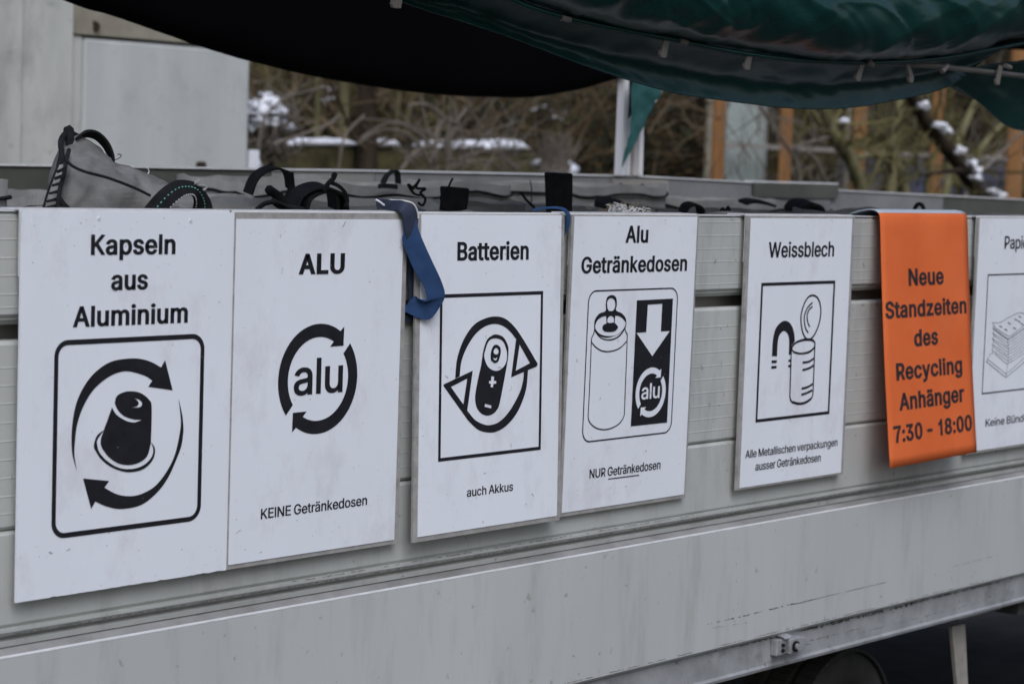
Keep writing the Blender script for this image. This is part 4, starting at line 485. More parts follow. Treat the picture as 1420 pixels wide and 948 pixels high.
MB().extrude_x([(.028, .575), (.018, .572), (.016, .579), (.022, .584), (.024, .646), (.036, .647), (.036, .572)], XA, 6.2).build('chassis_rail', M['rail'], tr_)
# inner faces, floor, front and rear walls
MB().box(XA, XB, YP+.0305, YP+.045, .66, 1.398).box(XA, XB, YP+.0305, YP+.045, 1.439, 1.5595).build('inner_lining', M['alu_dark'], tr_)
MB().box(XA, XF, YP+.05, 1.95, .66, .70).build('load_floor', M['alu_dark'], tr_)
MB().box(XA-.03, XA-.001, YP, 2.0, .60, 1.60).build('end_wall', M['alu'], tr_)
# far wall: panels that bulge slightly, tops as seen over the sacks
def farwall(pts, m, name='far_board', capm='alu_edge', y=2.0):
    n = len(pts); vs = []
    for x, z in pts: vs += [(x, y, .68), (x, y, z), (x, y+.035, z), (x, y+.035, .68)]
    fs = [(3, 2, 1, 0), tuple((n-1)*4+k for k in range(4))]
    for i in range(n-1):
        for k in range(4):
            j = (k+1) % 4; fs.append((i*4+k, i*4+j, (i+1)*4+j, (i+1)*4+k))
    MB().add(vs, fs).build(name, M[m], tr_)
    vs = []
    for x, z in pts: vs += [(x, y-.006, z+.0005), (x, y-.006, z+.006), (x, y+.041, z+.006), (x, y+.041, z+.0005)]
    MB().add(vs, fs).build('rim_cap', M[capm], tr_)
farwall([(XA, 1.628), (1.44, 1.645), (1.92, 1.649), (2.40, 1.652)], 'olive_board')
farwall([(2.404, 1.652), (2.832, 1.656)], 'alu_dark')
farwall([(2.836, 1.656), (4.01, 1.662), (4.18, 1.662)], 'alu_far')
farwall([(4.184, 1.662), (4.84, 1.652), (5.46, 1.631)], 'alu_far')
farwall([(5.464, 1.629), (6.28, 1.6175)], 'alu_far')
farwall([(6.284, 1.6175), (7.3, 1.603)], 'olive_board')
MB().extrude_x([(1.985, 1.60), (1.985, 1.652), (1.992, 1.652), (1.992, 1.60)], 4.85, 5.43).build('stop_plate', M['olive_board'], tr_)
MB().extrude_x([(1.985, 1.655), (1.985, 1.6615), (2.03, 1.6615), (2.03, 1.655)], 4.85, 5.43).build('stop_plate', M['alu_edge'], tr_)
MB().box(3.99, 4.30, 1.975, 1.992, 1.605, 1.655).build('post_bracket', M['steel'], tr_)
for bx in (4.02, 4.14, 4.26):
    MB().tube([(bx, 1.976, 1.63), (bx, 1.966, 1.63)], .009, 8).build('bolt', M['black'], tr_)
# tension latch on the chassis rail
def latch():
    b = MB(); b.box(2.122, 2.158, .004, .0235, .602, .640); b.build('latch_plate', M['rail'], tr_, bevel=.003)
    q = MB(); prof = []
    xs = [(2.160+.0*k) for k in range(2)]
    n = 10; vs = []; 
    out = [(2.160, .603), (2.160, .639)]+[(2.202+.030*math.cos(R(a)), .621+.018*math.sin(R(a))) for a in range(90, -91, -20)]
    vs = [(x, -.006, z) for x, z in out]+[(x, .023, z) for x, z in out]; n = len(out)
    q.add(vs, [tuple(range(n)), tuple(range(2*n-1, n-1, -1))]+[(i, (i+1) % n, n+(i+1) % n, n+i) for i in range(n)])
    lv = q.build('latch_lever', M['rail'], tr_, bevel=.003)
    ring_ = MB().tube([(2.180, -.0065, .620), (2.180, -.011, .620)], .0125, 16); ring_.build('washer', M['black'], lv)
    MB().tube([(2.180, -.0065, .620), (2.180, -.016, .620)], .0075, 14).build('bolt', M['rail'], lv)
    MB().pairs([((2.138, .0235, .6462), (2.170, .0235, .6462)), ((2.139, .012, .6470), (2.171, .012, .647)), ((2.140, .001, .6445), (2.172, .001, .6445)), ((2.143, -.002, .640), (2.170, -.002, .640))], .003).build('latch_strap', M['rail'], tr_)
    for k, (x, z, r) in enumerate(((2.143, .626, .0045), (2.143, .614, .0045))):
        MB().tube([(x, .004, z), (x, -.001, z)], r, 8).build('rivet', M['black'], tr_)
latch()
# prop leg, cross member, wheels
MB().pairs([(Vector((3.066, 0.090, 0.528)), Vector((3.136, 0.090, 0.526))), (Vector((3.086, 0.090, 0.454)), Vector((3.152, 0.090, 0.445))), (Vector((3.110, 0.090, 0.368)), Vector((3.168, 0.090, 0.359))), (Vector((3.225, 0.090, -0.009)), Vector((3.277, 0.090, -0.019)))], .010).build('support_leg', M['steel'], tr_)
MB().extrude_x([(.10, .535), (.10, .57), (.14, .57), (.14, .535)], 3.13, 4.6).build('cross_member', M['rail'], tr_)
MB().box(3.36, 3.50, .05, .15, .525, .571).build('rubber_stop', M['rubber'], tr_)
def wheel(cx, cy, r=.31, wdt=.2):
    b = MB(); n = 48; prof = [(-.5, .62), (-.5, .9), (-.42, .985), (-.2, 1.0), (-.17, .975), (-.13, 1.0), (.13, 1.0), (.17, .975), (.2, 1.0), (.42, .985), (.5, .9), (.5, .62)]
    vs = []; m = len(prof)
    for i in range(n):
        a = 2*math.pi*i/n
        for t, q in prof: vs.append((cx+r*q*math.cos(a), cy+t*wdt, r*q*math.sin(a)+r))
    fs = [(i*m+j, ((i+1) % n)*m+j, ((i+1) % n)*m+(j+1) % m, i*m+(j+1) % m) for i in range(n) for j in range(m)]
    o = b.add(vs, fs).build('wheel', M['rubber'], tr_, smooth=True)
    q = MB()
    for i in range(60):                                   # tread blocks
        a = 2*math.pi*i/60
        for t in (-.36, 0, .36):
            ca, sa = math.cos(a), math.sin(a); c = Vector((cx+r*ca, cy+t*wdt, r+r*sa))
            d = Vector((-sa, 0, ca))*.011; e = Vector((0, .026, 0)); h = Vector((ca, 0, sa))*.004
            q.add([c-d-e-h, c+d-e-h, c+d+e-h, c-d+e-h, c-d-e+h, c+d-e+h, c+d+e+h, c-d+e+h], [(0, 3, 2, 1), (4, 5, 6, 7), (0, 1, 5, 4), (1, 2, 6, 5), (2, 3, 7, 6), (3, 0, 4, 7)])
    q.build('tread', M['rubber'], o, kind='stuff')
    q = MB(); 
    q.tube([(cx, cy-.06, r), (cx, cy+.06, r)], .19, 24); q.build('rim', M['steel'], o)
wheel(2.83, .35, .235, .2); wheel(2.83, 1.65, .235, .2)
rn = random.Random(31)      # long scratch and scuffs on the lower board
def scratch(p, q, w_, brk, m='dark_mark', y=.0074):
    p, q = Vector(p), Vector(q); n = int((q-p).length/.006); b = MB(); on = True
    for i in range(n):
        if rn.random() < brk: on = not on
        if not on: continue
        a = p.lerp(q, i/n); c = p.lerp(q, (i+1.1)/n); h = w_*rn.uniform(.3, 1); dz = rn.uniform(-.0005, .0005)
        b.add([(a.x, y, a.z+dz), (c.x, y, c.z+dz), (c.x, y, c.z+dz+h), (a.x, y, a.z+dz+h)], [(0, 1, 2, 3)])
    if b.v: b.build('scratch', M[m], tr_, kind='stuff')
M['dark_mark'] = mat('dark_scuff', (.10, .098, .09), .8)
scratch(Vector((1.842, 0.007, 0.713)), Vector((2.616, 0.007, 0.715)), .0016, .22); scratch(Vector((1.943, 0.007, 0.712)), Vector((2.186, 0.007, 0.714)), .003, .4); scratch(Vector((2.186, 0.007, 0.713)), Vector((2.433, 0.007, 0.715)), .0014, .06)
scratch(Vector((1.848, 0.007, 0.703)), Vector((2.014, 0.007, 0.696)), .001, .3); scratch(Vector((2.389, 0.007, 0.669)), Vector((2.384, 0.007, 0.653)), .0015, .1); scratch(Vector((2.906, 0.007, 0.693)), Vector((2.923, 0.007, 0.669)), .0018, .1)
for xa, xb, z, h, bk in ((1.9, 3.3, .6425, .003, .12), (2.0, 3.2, .640, .005, .4), (2.3, 2.75, .637, .007, .5), (2.25, 2.5, .612, .002, .5), (2.2, 2.3, .605, .004, .4), (2.5, 3.1, .600, .0015, .5)):
    scratch((xa, 0, z), (xb, 0, z-.001), h, bk, y=.0225)
for xa, xb, z, h, bk in ((.2, 3.2, .6585, .0014, .25), (.6, 1.8, .9565, .0012, .4), (0, 2.8, .9475, .0016, .35)):
    scratch((xa, 0, z), (xb, 0, z), h, bk, y=(.0074 if z < .9 else .0165))
scratch(Vector((2.911, 0.007, 0.715)), Vector((3.175, 0.007, 0.719)), .001, .3)
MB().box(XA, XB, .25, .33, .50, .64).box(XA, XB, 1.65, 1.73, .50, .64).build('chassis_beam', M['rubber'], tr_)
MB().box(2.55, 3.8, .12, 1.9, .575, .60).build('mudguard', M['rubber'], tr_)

tor = MB(); n = 28
tor.tube([Vector((0, 0, 0))+Vector((5.880, 1.500, -0.150))+Vector((.075*math.cos(2*math.pi*i/n), .0, .06*math.sin(2*math.pi*i/n))) for i in range(n+1)], .018, 8, cap=False)
o = tor.build('red_ring', M['red'], None, smooth=True, origin=Vector((5.880, 1.500, -0.150))); tag(o, 'dull red ring hanging in the dark under the trailer at the right', 'ring')
# unseen dark block added under the deck to darken the space below
tb = MB().box(-.6, 1.5, .35, 1.0, .2, .57).build('under_deck_block', M['rubber'], tr_)

# ------------------------------------------------------------------ sacks in the trailer
def sack(x0, x1, y0, y1, zt, label, seed, amp=.02, dark=False, zlow=.12):
    root = empty('woven_sack', ((x0+x1)/2, (y0+y1)/2, .70), label, 'sack', 'woven sacks standing inside the trailer')
    rn = random.Random(seed); n = 72; vs = []; lev = [.0, .3, .55, .72, .80, .86, .90]
    def ringpt(a, inset, z, j):
        c, s = math.cos(a), math.sin(a); p = 5.
        q = (abs(c)**p+abs(s)**p)**(-1/p)
        x = (x0+x1)/2+((x1-x0)/2-inset)*c*q; y = (y0+y1)/2+((y1-y0)/2-inset)*s*q
        w_ = noise.noise(Vector((x*4, y*4, z*5+seed)))*.018
        return (x+w_*c, y+w_*s, z)
    def top(a):
        x = math.cos(a)*2.1; y = math.sin(a)*2.1
        return zt+amp*(noise.noise(Vector((x, y, seed*3.3)))*1.3+.5*noise.noise(Vector((x*3, y*3, seed*1.3))))
    rings_ = []
    for k in range(7):
        rings_.append([(lambda a: ringpt(a, .0, .70+(top(a)-.70)*(k/6), k))(2*math.pi*i/n) for i in range(n)])
    rings_.append([ringpt(2*math.pi*i/n, .006, top(2*math.pi*i/n)+.001, 0) for i in range(n)])
    rings_.append([ringpt(2*math.pi*i/n, .014, top(2*math.pi*i/n)-.03, 0) for i in range(n)])
    rings_.append([ringpt(2*math.pi*i/n, .06, top(2*math.pi*i/n)-zlow*.6+noise.noise(Vector((i*.5, seed, 1)))*.02, 0) for i in range(n)])
    cx, cy = (x0+x1)/2, (y0+y1)/2
    for f_, dz in ((.66, zlow*.7), (.33, zlow*.55)):
        rings_.append([(cx+(p[0]-cx)*f_/.9, cy+(p[1]-cy)*f_/.9, zt-dz+noise.noise(Vector((p[0]*9*f_, p[1]*9*f_, seed)))*.035) for p in rings_[9]])
    vs = [p for r in rings_ for p in r]; nr = len(rings_)
    fs = [(i*n+k, i*n+(k+1) % n, (i+1)*n+(k+1) % n, (i+1)*n+k) for i in range(nr-1) for k in range(n)]
    fs.append(tuple(range(n-1, -1, -1))); fs.append(tuple((nr-1)*n+k for k in range(n)))
    MB().add(vs, fs).build('sack_body', M['sack'], root, smooth=True)
    MB().tube([(Vector(p)+Vector((0, 0, -.028))) for p in [ringpt(2*math.pi*i/n, -.003, top(2*math.pi*i/n), 0) for i in range(n+1)]], .0035, 5).build('rope_seam', M['black'], root, smooth=True)
    return root
def loop_handle(root, path, axis, wd, th=.004, name='handle', m='black', n=6):
    P = crom(path, n); ax = Vector(axis).normalized()*wd/2
    o = MB().pairs([(p-ax, p+ax) for p in P], th).build(name, M[m], root, smooth=False); return o
def rope(root, path, r=.004, name='cord', m='black', n=5):
    return MB().tube(crom(path, n), r, 6).build(name, M[m], root, smooth=True)

# the peaked sack at the near left corner, its skin built from its own ridge line
def peaked():
    root = empty('woven_sack', (.25, .45, .70), 'crumpled grey woven sack pulled up to a peak with laced black edge and black handle', 'sack', 'woven sacks standing inside the trailer')
    rows = [
     [Vector((0.202, 0.200, 1.570)), Vector((0.214, 0.200, 1.584)), Vector((0.232, 0.180, 1.585)), Vector((0.307, 0.170, 1.586)), Vector((0.392, 0.170, 1.586)), Vector((0.464, 0.170, 1.587)), Vector((0.547, 0.170, 1.584))],
     [Vector((0.236, 0.240, 1.604)), Vector((0.258, 0.235, 1.643)), Vector((0.269, 0.200, 1.650)), Vector((0.333, 0.185, 1.631)), Vector((0.400, 0.180, 1.613)), Vector((0.464, 0.180, 1.604)), Vector((0.555, 0.180, 1.594))],
     [Vector((0.299, 0.300, 1.664)), Vector((0.312, 0.290, 1.697)), Vector((0.319, 0.260, 1.690)), Vector((0.370, 0.240, 1.662)), Vector((0.441, 0.230, 1.644)), Vector((0.507, 0.230, 1.625)), Vector((0.578, 0.220, 1.603))],
     [Vector((0.354, 0.360, 1.691)), Vector((0.366, 0.350, 1.716)), Vector((0.395, 0.340, 1.712)), Vector((0.459, 0.340, 1.674)), Vector((0.537, 0.330, 1.656)), Vector((0.573, 0.320, 1.639)), Vector((0.638, 0.300, 1.608))],
     [Vector((0.468, 0.500, 1.652)), Vector((0.490, 0.500, 1.685)), Vector((0.556, 0.520, 1.686)), Vector((0.641, 0.550, 1.653)), Vector((0.730, 0.550, 1.638)), Vector((0.759, 0.520, 1.618)), Vector((0.824, 0.500, 1.588))],
     [Vector((0.616, 0.700, 1.565)), Vector((0.667, 0.720, 1.579)), Vector((0.762, 0.750, 1.578)), Vector((0.817, 0.750, 1.576)), Vector((0.921, 0.750, 1.573)), Vector((0.953, 0.720, 1.569)), Vector((1.023, 0.700, 1.564))]]
    def wob(v, a, b):
        d = noise.noise(Vector((v.x*12+v.z*9, v.y*6, v.z*7)))*.018+abs(noise.noise(Vector((v.x*20-v.z*26, v.y*12, v.z*12+5))))*-.014+noise.noise(Vector((v.x*60+3, v.y*20, v.z*40)))*.003
        return v+Vector((.3, -.8, .5))*d
    vs, fs = grid_patch(rows, 9, 8, wob)
    o = MB().add(vs, fs).build('sack_body', M['sack_near'], root, smooth=True); solid(o, .003)
    # laced left edge
    for (a, b) in ((0, 1), ):
        rope(root, [Vector((0.187, 0.190, 1.594)), Vector((0.200, 0.195, 1.622)), Vector((0.219, 0.205, 1.648)), Vector((0.243, 0.225, 1.665)), Vector((0.282, 0.260, 1.681))], .0018)
        MB().pairs([(Vector((0.191, 0.195, 1.592)), Vector((0.208, 0.180, 1.592))), (Vector((0.204, 0.200, 1.622)), Vector((0.221, 0.190, 1.625))), (Vector((0.223, 0.210, 1.648)), Vector((0.236, 0.200, 1.651))), (Vector((0.250, 0.230, 1.667)), Vector((0.256, 0.220, 1.670)))], .003).build('laced_edge', M['sack'], root)
    rope(root, [Vector((0.193, 0.160, 1.595)), Vector((0.206, 0.170, 1.630)), Vector((0.226, 0.185, 1.656)), Vector((0.257, 0.220, 1.677)), Vector((0.286, 0.250, 1.694))], .0038)
    rope(root, [Vector((0.258, 0.240, 1.665)), Vector((0.279, 0.260, 1.686)), Vector((0.292, 0.280, 1.703)), Vector((0.312, 0.300, 1.715)), Vector((0.330, 0.310, 1.724)), Vector((0.335, 0.310, 1.716))], .0055)
    rope(root, [Vector((0.330, 0.310, 1.724)), Vector((0.333, 0.310, 1.727)), Vector((0.327, 0.300, 1.709)), Vector((0.322, 0.290, 1.698))], .009)
    rope(root, [Vector((0.336, 0.310, 1.721)), Vector((0.349, 0.310, 1.716)), Vector((0.358, 0.310, 1.713))], .007)
    for a, b, c, d in (
        (Vector((0.186, 0.185, 1.595)), Vector((0.186, 0.185, 1.600)), Vector((0.201, 0.170, 1.600)), Vector((0.201, 0.170, 1.606))),
        (Vector((0.191, 0.185, 1.607)), Vector((0.191, 0.185, 1.611)), Vector((0.204, 0.170, 1.611)), Vector((0.204, 0.170, 1.617))),
        (Vector((0.196, 0.185, 1.620)), Vector((0.196, 0.185, 1.624)), Vector((0.207, 0.170, 1.624)), Vector((0.207, 0.170, 1.630))),
        (Vector((0.202, 0.185, 1.633)), Vector((0.202, 0.185, 1.637)), Vector((0.210, 0.170, 1.637)), Vector((0.210, 0.170, 1.643))),
        (Vector((0.207, 0.185, 1.644)), Vector((0.207, 0.185, 1.649)), Vector((0.213, 0.170, 1.649)), Vector((0.212, 0.170, 1.655))),
        (Vector((0.212, 0.185, 1.655)), Vector((0.211, 0.185, 1.660)), Vector((0.215, 0.170, 1.660)), Vector((0.215, 0.170, 1.666))),
        ):
        MB().pairs([(a, b), (c, d)], .003).build('lacing', M['black'], root)
    rope(root, [Vector((0.248, 0.210, 1.678)), Vector((0.246, 0.190, 1.668)), Vector((0.257, 0.170, 1.659)), Vector((0.293, 0.155, 1.650)), Vector((0.343, 0.150, 1.635)), Vector((0.379, 0.150, 1.622))], .0026, 'rope_seam')
    rope(root, [Vector((0.201, 0.170, 1.618)), Vector((0.207, 0.165, 1.607)), Vector((0.215, 0.160, 1.597))], .006)
    loop_handle(root, [Vector((0.338, 0.300, 1.709)), Vector((0.359, 0.300, 1.722)), Vector((0.392, 0.310, 1.720)), Vector((0.423, 0.320, 1.703)), Vector((0.435, 0.320, 1.679)), Vector((0.434, 0.320, 1.656))], (.5, .8, -.2), .05)
    rope(root, [Vector((0.497, 0.300, 1.654)), Vector((0.503, 0.300, 1.660)), Vector((0.498, 0.300, 1.668))], .0009, 'loose_thread', 'thread')
    rope(root, [Vector((0.451, 0.330, 1.679)), Vector((0.461, 0.330, 1.683)), Vector((0.464, 0.330, 1.688)), Vector((0.456, 0.330, 1.689))], .0008, 'loose_thread', 'black')
    return root
peaked()
# small fold-over handle in sharp focus right of the peaked sack
s0 = sack(-.75, .16, .12, 1.0, 1.640, 'pale woven sack with a fuzzy top edge at the left end of the trailer', 11, .008)
def handle_near():
    root = empty('webbing_loop', (.43, .2, 1.6), 'black webbing loop with white and green stitching standing above the first sign', 'strap')
    outer = [Vector((0.330, 0.120, 1.588)), Vector((0.349, 0.120, 1.609)), Vector((0.375, 0.120, 1.632)), Vector((0.403, 0.120, 1.647)), Vector((0.440, 0.130, 1.649)), Vector((0.486, 0.150, 1.642)), Vector((0.524, 0.170, 1.624)), Vector((0.543, 0.180, 1.607)), Vector((0.546, 0.180, 1.586))]
    inner = [Vector((0.368, 0.110, 1.584)), Vector((0.383, 0.110, 1.598)), Vector((0.400, 0.110, 1.612)), Vector((0.417, 0.110, 1.622)), Vector((0.439, 0.120, 1.625)), Vector((0.466, 0.140, 1.622)), Vector((0.487, 0.160, 1.612)), Vector((0.493, 0.170, 1.599)), Vector((0.484, 0.170, 1.582))]
    prs = cpairs(list(zip(outer, inner)), 6)
    MB().pairs(prs, .004).build('webbing', M['black'], root)
    def stitch(f, m, name, off=-.0035, skip=2):
        b = MB(); P = [Vector(a).lerp(Vector(c), f)+Vector((0, off, 0)) for a, c in prs]
        for i in range(2, len(P)-2, skip):
            b.tube([P[i], P[i].lerp(P[i+1], .5)], .0010, 5)
        b.build(name, M[m], root, kind='stuff')
    stitch(.42, 'gthread', 'stitching'); stitch(.95, 'thread', 'stitching', skip=2)
    rope(root, [Vector((0.462, 0.140, 1.639)), Vector((0.478, 0.140, 1.650)), Vector((0.475, 0.140, 1.642)), Vector((0.495, 0.140, 1.639)), Vector((0.489, 0.140, 1.632))], .0025, 'frayed_end', 'sack')
handle_near()
sk = [sack(.30, 1.02, .62, 1.20, 1.572, 'grey woven sack behind the stitched webbing loop, sunk low', 12, .02),
      sack(.62, 1.34, .10, .60, 1.592, 'grey woven sack directly behind the sign reading ALU', 13, .014),
      sack(1.42, 2.1, .10, .62, 1.588, 'grey woven sack directly behind the drinks can sign', 14, .014),
      sack(2.16, 2.9, .10, .62, 1.594, 'grey woven sack directly behind the sign with magnet and tin can', 15, .012),
      sack(2.96, 3.7, .10, .62, 1.596, 'grey woven sack behind the newspaper sign at the far right', 16, .012),
      sack(1.10, 1.86, 1.28, 1.93, 1.582, 'grey woven sack against the far wall in front of the pale building', 17, .018),
      sack(1.90, 2.72, 1.26, 1.93, 1.632, 'light grey woven sack against the far wall behind the blue strap', 18, .016),
      sack(2.78, 3.62, 1.40, 1.95, 1.640, 'light grey woven sack against the far wall left of the canopy post', 19, .012),
      sack(3.66, 4.42, 1.30, 1.93, 1.600, 'grey woven sack under the canopy post at the far wall', 20, .016),
      sack(1.30, 2.05, .66, 1.22, 1.590, 'dark crumpled woven sack in the middle of the trailer', 21, .024),
      sack(2.12, 2.9, .66, 1.22, 1.590, 'grey woven sack in the middle of the trailer behind the tin can sign', 22, .02)]
# handles belong to the sacks they are sewn to
loop_handle(sk[5], [Vector((1.156, 0.750, 1.614)), Vector((1.181, 0.760, 1.645)), Vector((1.229, 0.780, 1.664)), Vector((1.281, 0.800, 1.669)), Vector((1.316, 0.800, 1.659)), Vector((1.328, 0.800, 1.624))], (.35, .9, .1), .05)
rope(sk[5], [Vector((1.308, 0.780, 1.659)), Vector((1.311, 0.780, 1.631)), Vector((1.284, 0.760, 1.609)), Vector((1.248, 0.740, 1.594))], .008)
rope(sk[5], [Vector((1.167, 0.700, 1.625)), Vector((1.197, 0.700, 1.610)), Vector((1.204, 0.680, 1.593))], .010)
loop_handle(sk[1], [Vector((0.964, 0.400, 1.590)), Vector((0.974, 0.400, 1.619)), Vector((1.025, 0.420, 1.633)), Vector((1.080, 0.440, 1.636)), Vector((1.119, 0.450, 1.624)), Vector((1.129, 0.450, 1.589))], (.3, .9, .15), .09, .006)
b = MB()
vs, fs = grid_patch([[Vector((0.925, 0.360, 1.592)), Vector((0.939, 0.360, 1.618)), Vector((0.980, 0.370, 1.632)), Vector((1.027, 0.380, 1.634)), Vector((1.064, 0.390, 1.623)), Vector((1.069, 0.390, 1.591))],
                     [Vector((1.006, 0.440, 1.586)), Vector((1.031, 0.450, 1.612)), Vector((1.072, 0.460, 1.626)), Vector((1.119, 0.470, 1.628)), Vector((1.140, 0.470, 1.615)), Vector((1.145, 0.470, 1.586))]], 5, 3)
solid(MB().add(vs, fs).build('folded_flap', M['black'], sk[1]), .004)
rope(sk[1], [Vector((0.994, 0.360, 1.631)), Vector((1.009, 0.360, 1.646)), Vector((1.020, 0.360, 1.654)), Vector((1.026, 0.360, 1.664)), Vector((1.020, 0.360, 1.659))], .005)
rope(sk[1], [Vector((1.017, 0.360, 1.646)), Vector((1.047, 0.370, 1.640)), Vector((1.066, 0.370, 1.626)), Vector((1.072, 0.370, 1.609)), Vector((1.065, 0.370, 1.599))], .004)
rope(sk[1], [Vector((0.803, 0.300, 1.612)), Vector((0.822, 0.300, 1.602)), Vector((0.848, 0.300, 1.599)), Vector((0.882, 0.300, 1.595))], .006)
b = MB(); b.add(*grid_patch([[Vector((0.704, 0.240, 1.598)), Vector((0.725, 0.240, 1.610)), Vector((0.754, 0.240, 1.613)), Vector((0.779, 0.240, 1.606)), Vector((0.798, 0.240, 1.597))], [Vector((0.782, 0.320, 1.591)), Vector((0.804, 0.320, 1.603)), Vector((0.833, 0.320, 1.606)), Vector((0.860, 0.320, 1.600)), Vector((0.879, 0.320, 1.592))]], 5, 3))
solid(b.build('folded_flap', M['black'], sk[1]), .004)
loop_handle(sk[6], [Vector((2.140, 1.300, 1.633)), Vector((2.153, 1.300, 1.652)), Vector((2.177, 1.300, 1.666)), Vector((2.193, 1.300, 1.661)), Vector((2.198, 1.300, 1.630))], (.5, .8, 0), .05)
loop_handle(sk[6], [Vector((2.072, 1.250, 1.626)), Vector((2.104, 1.250, 1.627)), Vector((2.142, 1.250, 1.625))], (.2, .3, 1), .012)
rope(sk[6], [Vector((1.607, 0.700, 1.631)), Vector((1.626, 0.700, 1.643)), Vector((1.635, 0.700, 1.653)), Vector((1.624, 0.700, 1.634)), Vector((1.655, 0.700, 1.632)), Vector((1.639, 0.700, 1.623)), Vector((1.656, 0.700, 1.609)), Vector((1.647, 0.700, 1.594)), Vector((1.633, 0.700, 1.600))], .003)
rope(sk[6], [Vector((1.617, 0.700, 1.631)), Vector((1.597, 0.700, 1.641)), Vector((1.617, 0.700, 1.621)), Vector((1.641, 0.700, 1.617))], .003)
def box_handle(root, P, Q, th=.03):
    o = MB().pairs([(p, q) for p, q in zip(P, Q)], th).build('handle', M['black'], root, bevel=.004); return o
box_handle(sk[2], [Vector((1.498, 0.500, 1.642)), Vector((1.502, 0.500, 1.617)), Vector((1.498, 0.500, 1.589))], [Vector((1.566, 0.500, 1.639)), Vector((1.565, 0.500, 1.615)), Vector((1.559, 0.500, 1.590))])
rope(sk[2], [Vector((1.477, 0.480, 1.637)), Vector((1.468, 0.480, 1.621)), Vector((1.471, 0.480, 1.602)), Vector((1.483, 0.480, 1.593))], .003)
rope(sk[2], [Vector((1.490, 0.480, 1.640)), Vector((1.497, 0.480, 1.652)), Vector((1.503, 0.480, 1.659))], .0025)
box_handle(sk[3], [Vector((1.791, 0.450, 1.679)), Vector((1.795, 0.450, 1.642)), Vector((1.801, 0.450, 1.587))], [Vector((1.860, 0.450, 1.678)), Vector((1.862, 0.450, 1.642)), Vector((1.863, 0.450, 1.587))])
rope(sk[3], [Vector((1.754, 0.500, 1.633)), Vector((1.775, 0.500, 1.615)), Vector((1.804, 0.500, 1.598))], .003)
loop_handle(sk[8], [Vector((2.684, 1.000, 1.580)), Vector((2.689, 1.000, 1.600)), Vector((2.727, 1.000, 1.606)), Vector((2.772, 1.000, 1.601)), Vector((2.793, 1.000, 1.589))], (.2, .9, .2), .06)
loop_handle(sk[3], [Vector((2.371, 0.500, 1.591)), Vector((2.388, 0.500, 1.607)), Vector((2.418, 0.500, 1.611)), Vector((2.443, 0.500, 1.602)), Vector((2.450, 0.500, 1.586))], (.2, .9, .2), .03, .006)
rope(sk[3], [Vector((2.318, 0.350, 1.593)), Vector((2.329, 0.350, 1.605)), Vector((2.342, 0.350, 1.598)), Vector((2.353, 0.350, 1.609)), Vector((2.363, 0.350, 1.591))], .0035)
loop_handle(sk[10], [Vector((3.353, 1.000, 1.604)), Vector((3.390, 1.000, 1.610)), Vector((3.451, 1.000, 1.606)), Vector((3.505, 1.000, 1.598))], (.2, .9, .2), .04, .008)
loop_handle(sk[4], [Vector((3.008, 0.600, 1.594)), Vector((3.035, 0.600, 1.612)), Vector((3.085, 0.600, 1.616)), Vector((3.121, 0.600, 1.608)), Vector((3.133, 0.600, 1.595))], (.2, .9, .2), .06, .010)
rope(sk[4], [Vector((3.483, 0.500, 1.605)), Vector((3.502, 0.500, 1.619)), Vector((3.526, 0.500, 1.615)), Vector((3.536, 0.500, 1.601))], .006)
rope(sk[7], [Vector((2.831, 1.380, 1.649)), Vector((2.839, 1.380, 1.625)), Vector((2.841, 1.380, 1.581))], .002, 'cord', 'navy')
# white tuft of stuffing sticking out of the sack behind the drinks can sign
tf = empty('stuffing_tuft', (1.62, .14, 1.59), 'frayed tuft of white and straw coloured stuffing behind the drinks can sign', 'stuffing')
rn = random.Random(5)
for nm, m, n, c, sp in (('white_fibre', 'thread', 60, Vector((1.677, 0.140, 1.604)), .022), ('straw_fibre', 'straw', 70, Vector((1.696, 0.170, 1.606)), .032), ('dark_fibre', 'black', 24, Vector((1.751, 0.150, 1.603)), .03)):
    b = MB(); M['straw'] = M.get('straw') or mat('straw_fibre', (.20, .17, .11), .9)
    for i in range(n):
        p = Vector(c)+Vector((rn.gauss(0, sp), rn.gauss(0, sp*.5), rn.uniform(-.012, .004)))
        q = p+Vector((rn.uniform(-.02, .02), rn.uniform(-.01, .01), rn.uniform(.0, .012))); r_ = q+Vector((rn.uniform(-.02, .02), 0, rn.uniform(-.012, .008)))
        b.tube([p, q, r_], .0012, 4)
    b.build(nm, M[m], tf, kind='stuff')

# ------------------------------------------------------------------ blue straps
st = empty('blue_strap', (.87, -.01, 1.42), 'wide blue webbing strap hanging over the rim between the ALU and Batterien signs', 'strap')
prs = cpairs([(Vector((0.831, 0.060, 1.625)), Vector((0.836, 0.060, 1.605))), (Vector((0.842, 0.050, 1.624)), Vector((0.846, 0.050, 1.606))), (Vector((0.845, 0.030, 1.622)), Vector((0.832, 0.020, 1.604))), (Vector((0.842, 0.000, 1.622)), Vector((0.825, -0.004, 1.604))), (Vector((0.854, -0.012, 1.616)), Vector((0.829, -0.010, 1.593))), (Vector((0.865, -0.013, 1.596)), Vector((0.834, -0.011, 1.572))), (Vector((0.864, -0.013, 1.575)), Vector((0.840, -0.010, 1.554)))], 5)
MB().pairs(prs, .004).build('strap_end', M['navy'], st, smooth=False)
MB().tube([Vector(p[0]).lerp(Vector(p[1]), .03)+Vector((0, -.003, .0012)) for p in prs[8:27]], .0016, 6).build('edge_thread', M['thread'], st)
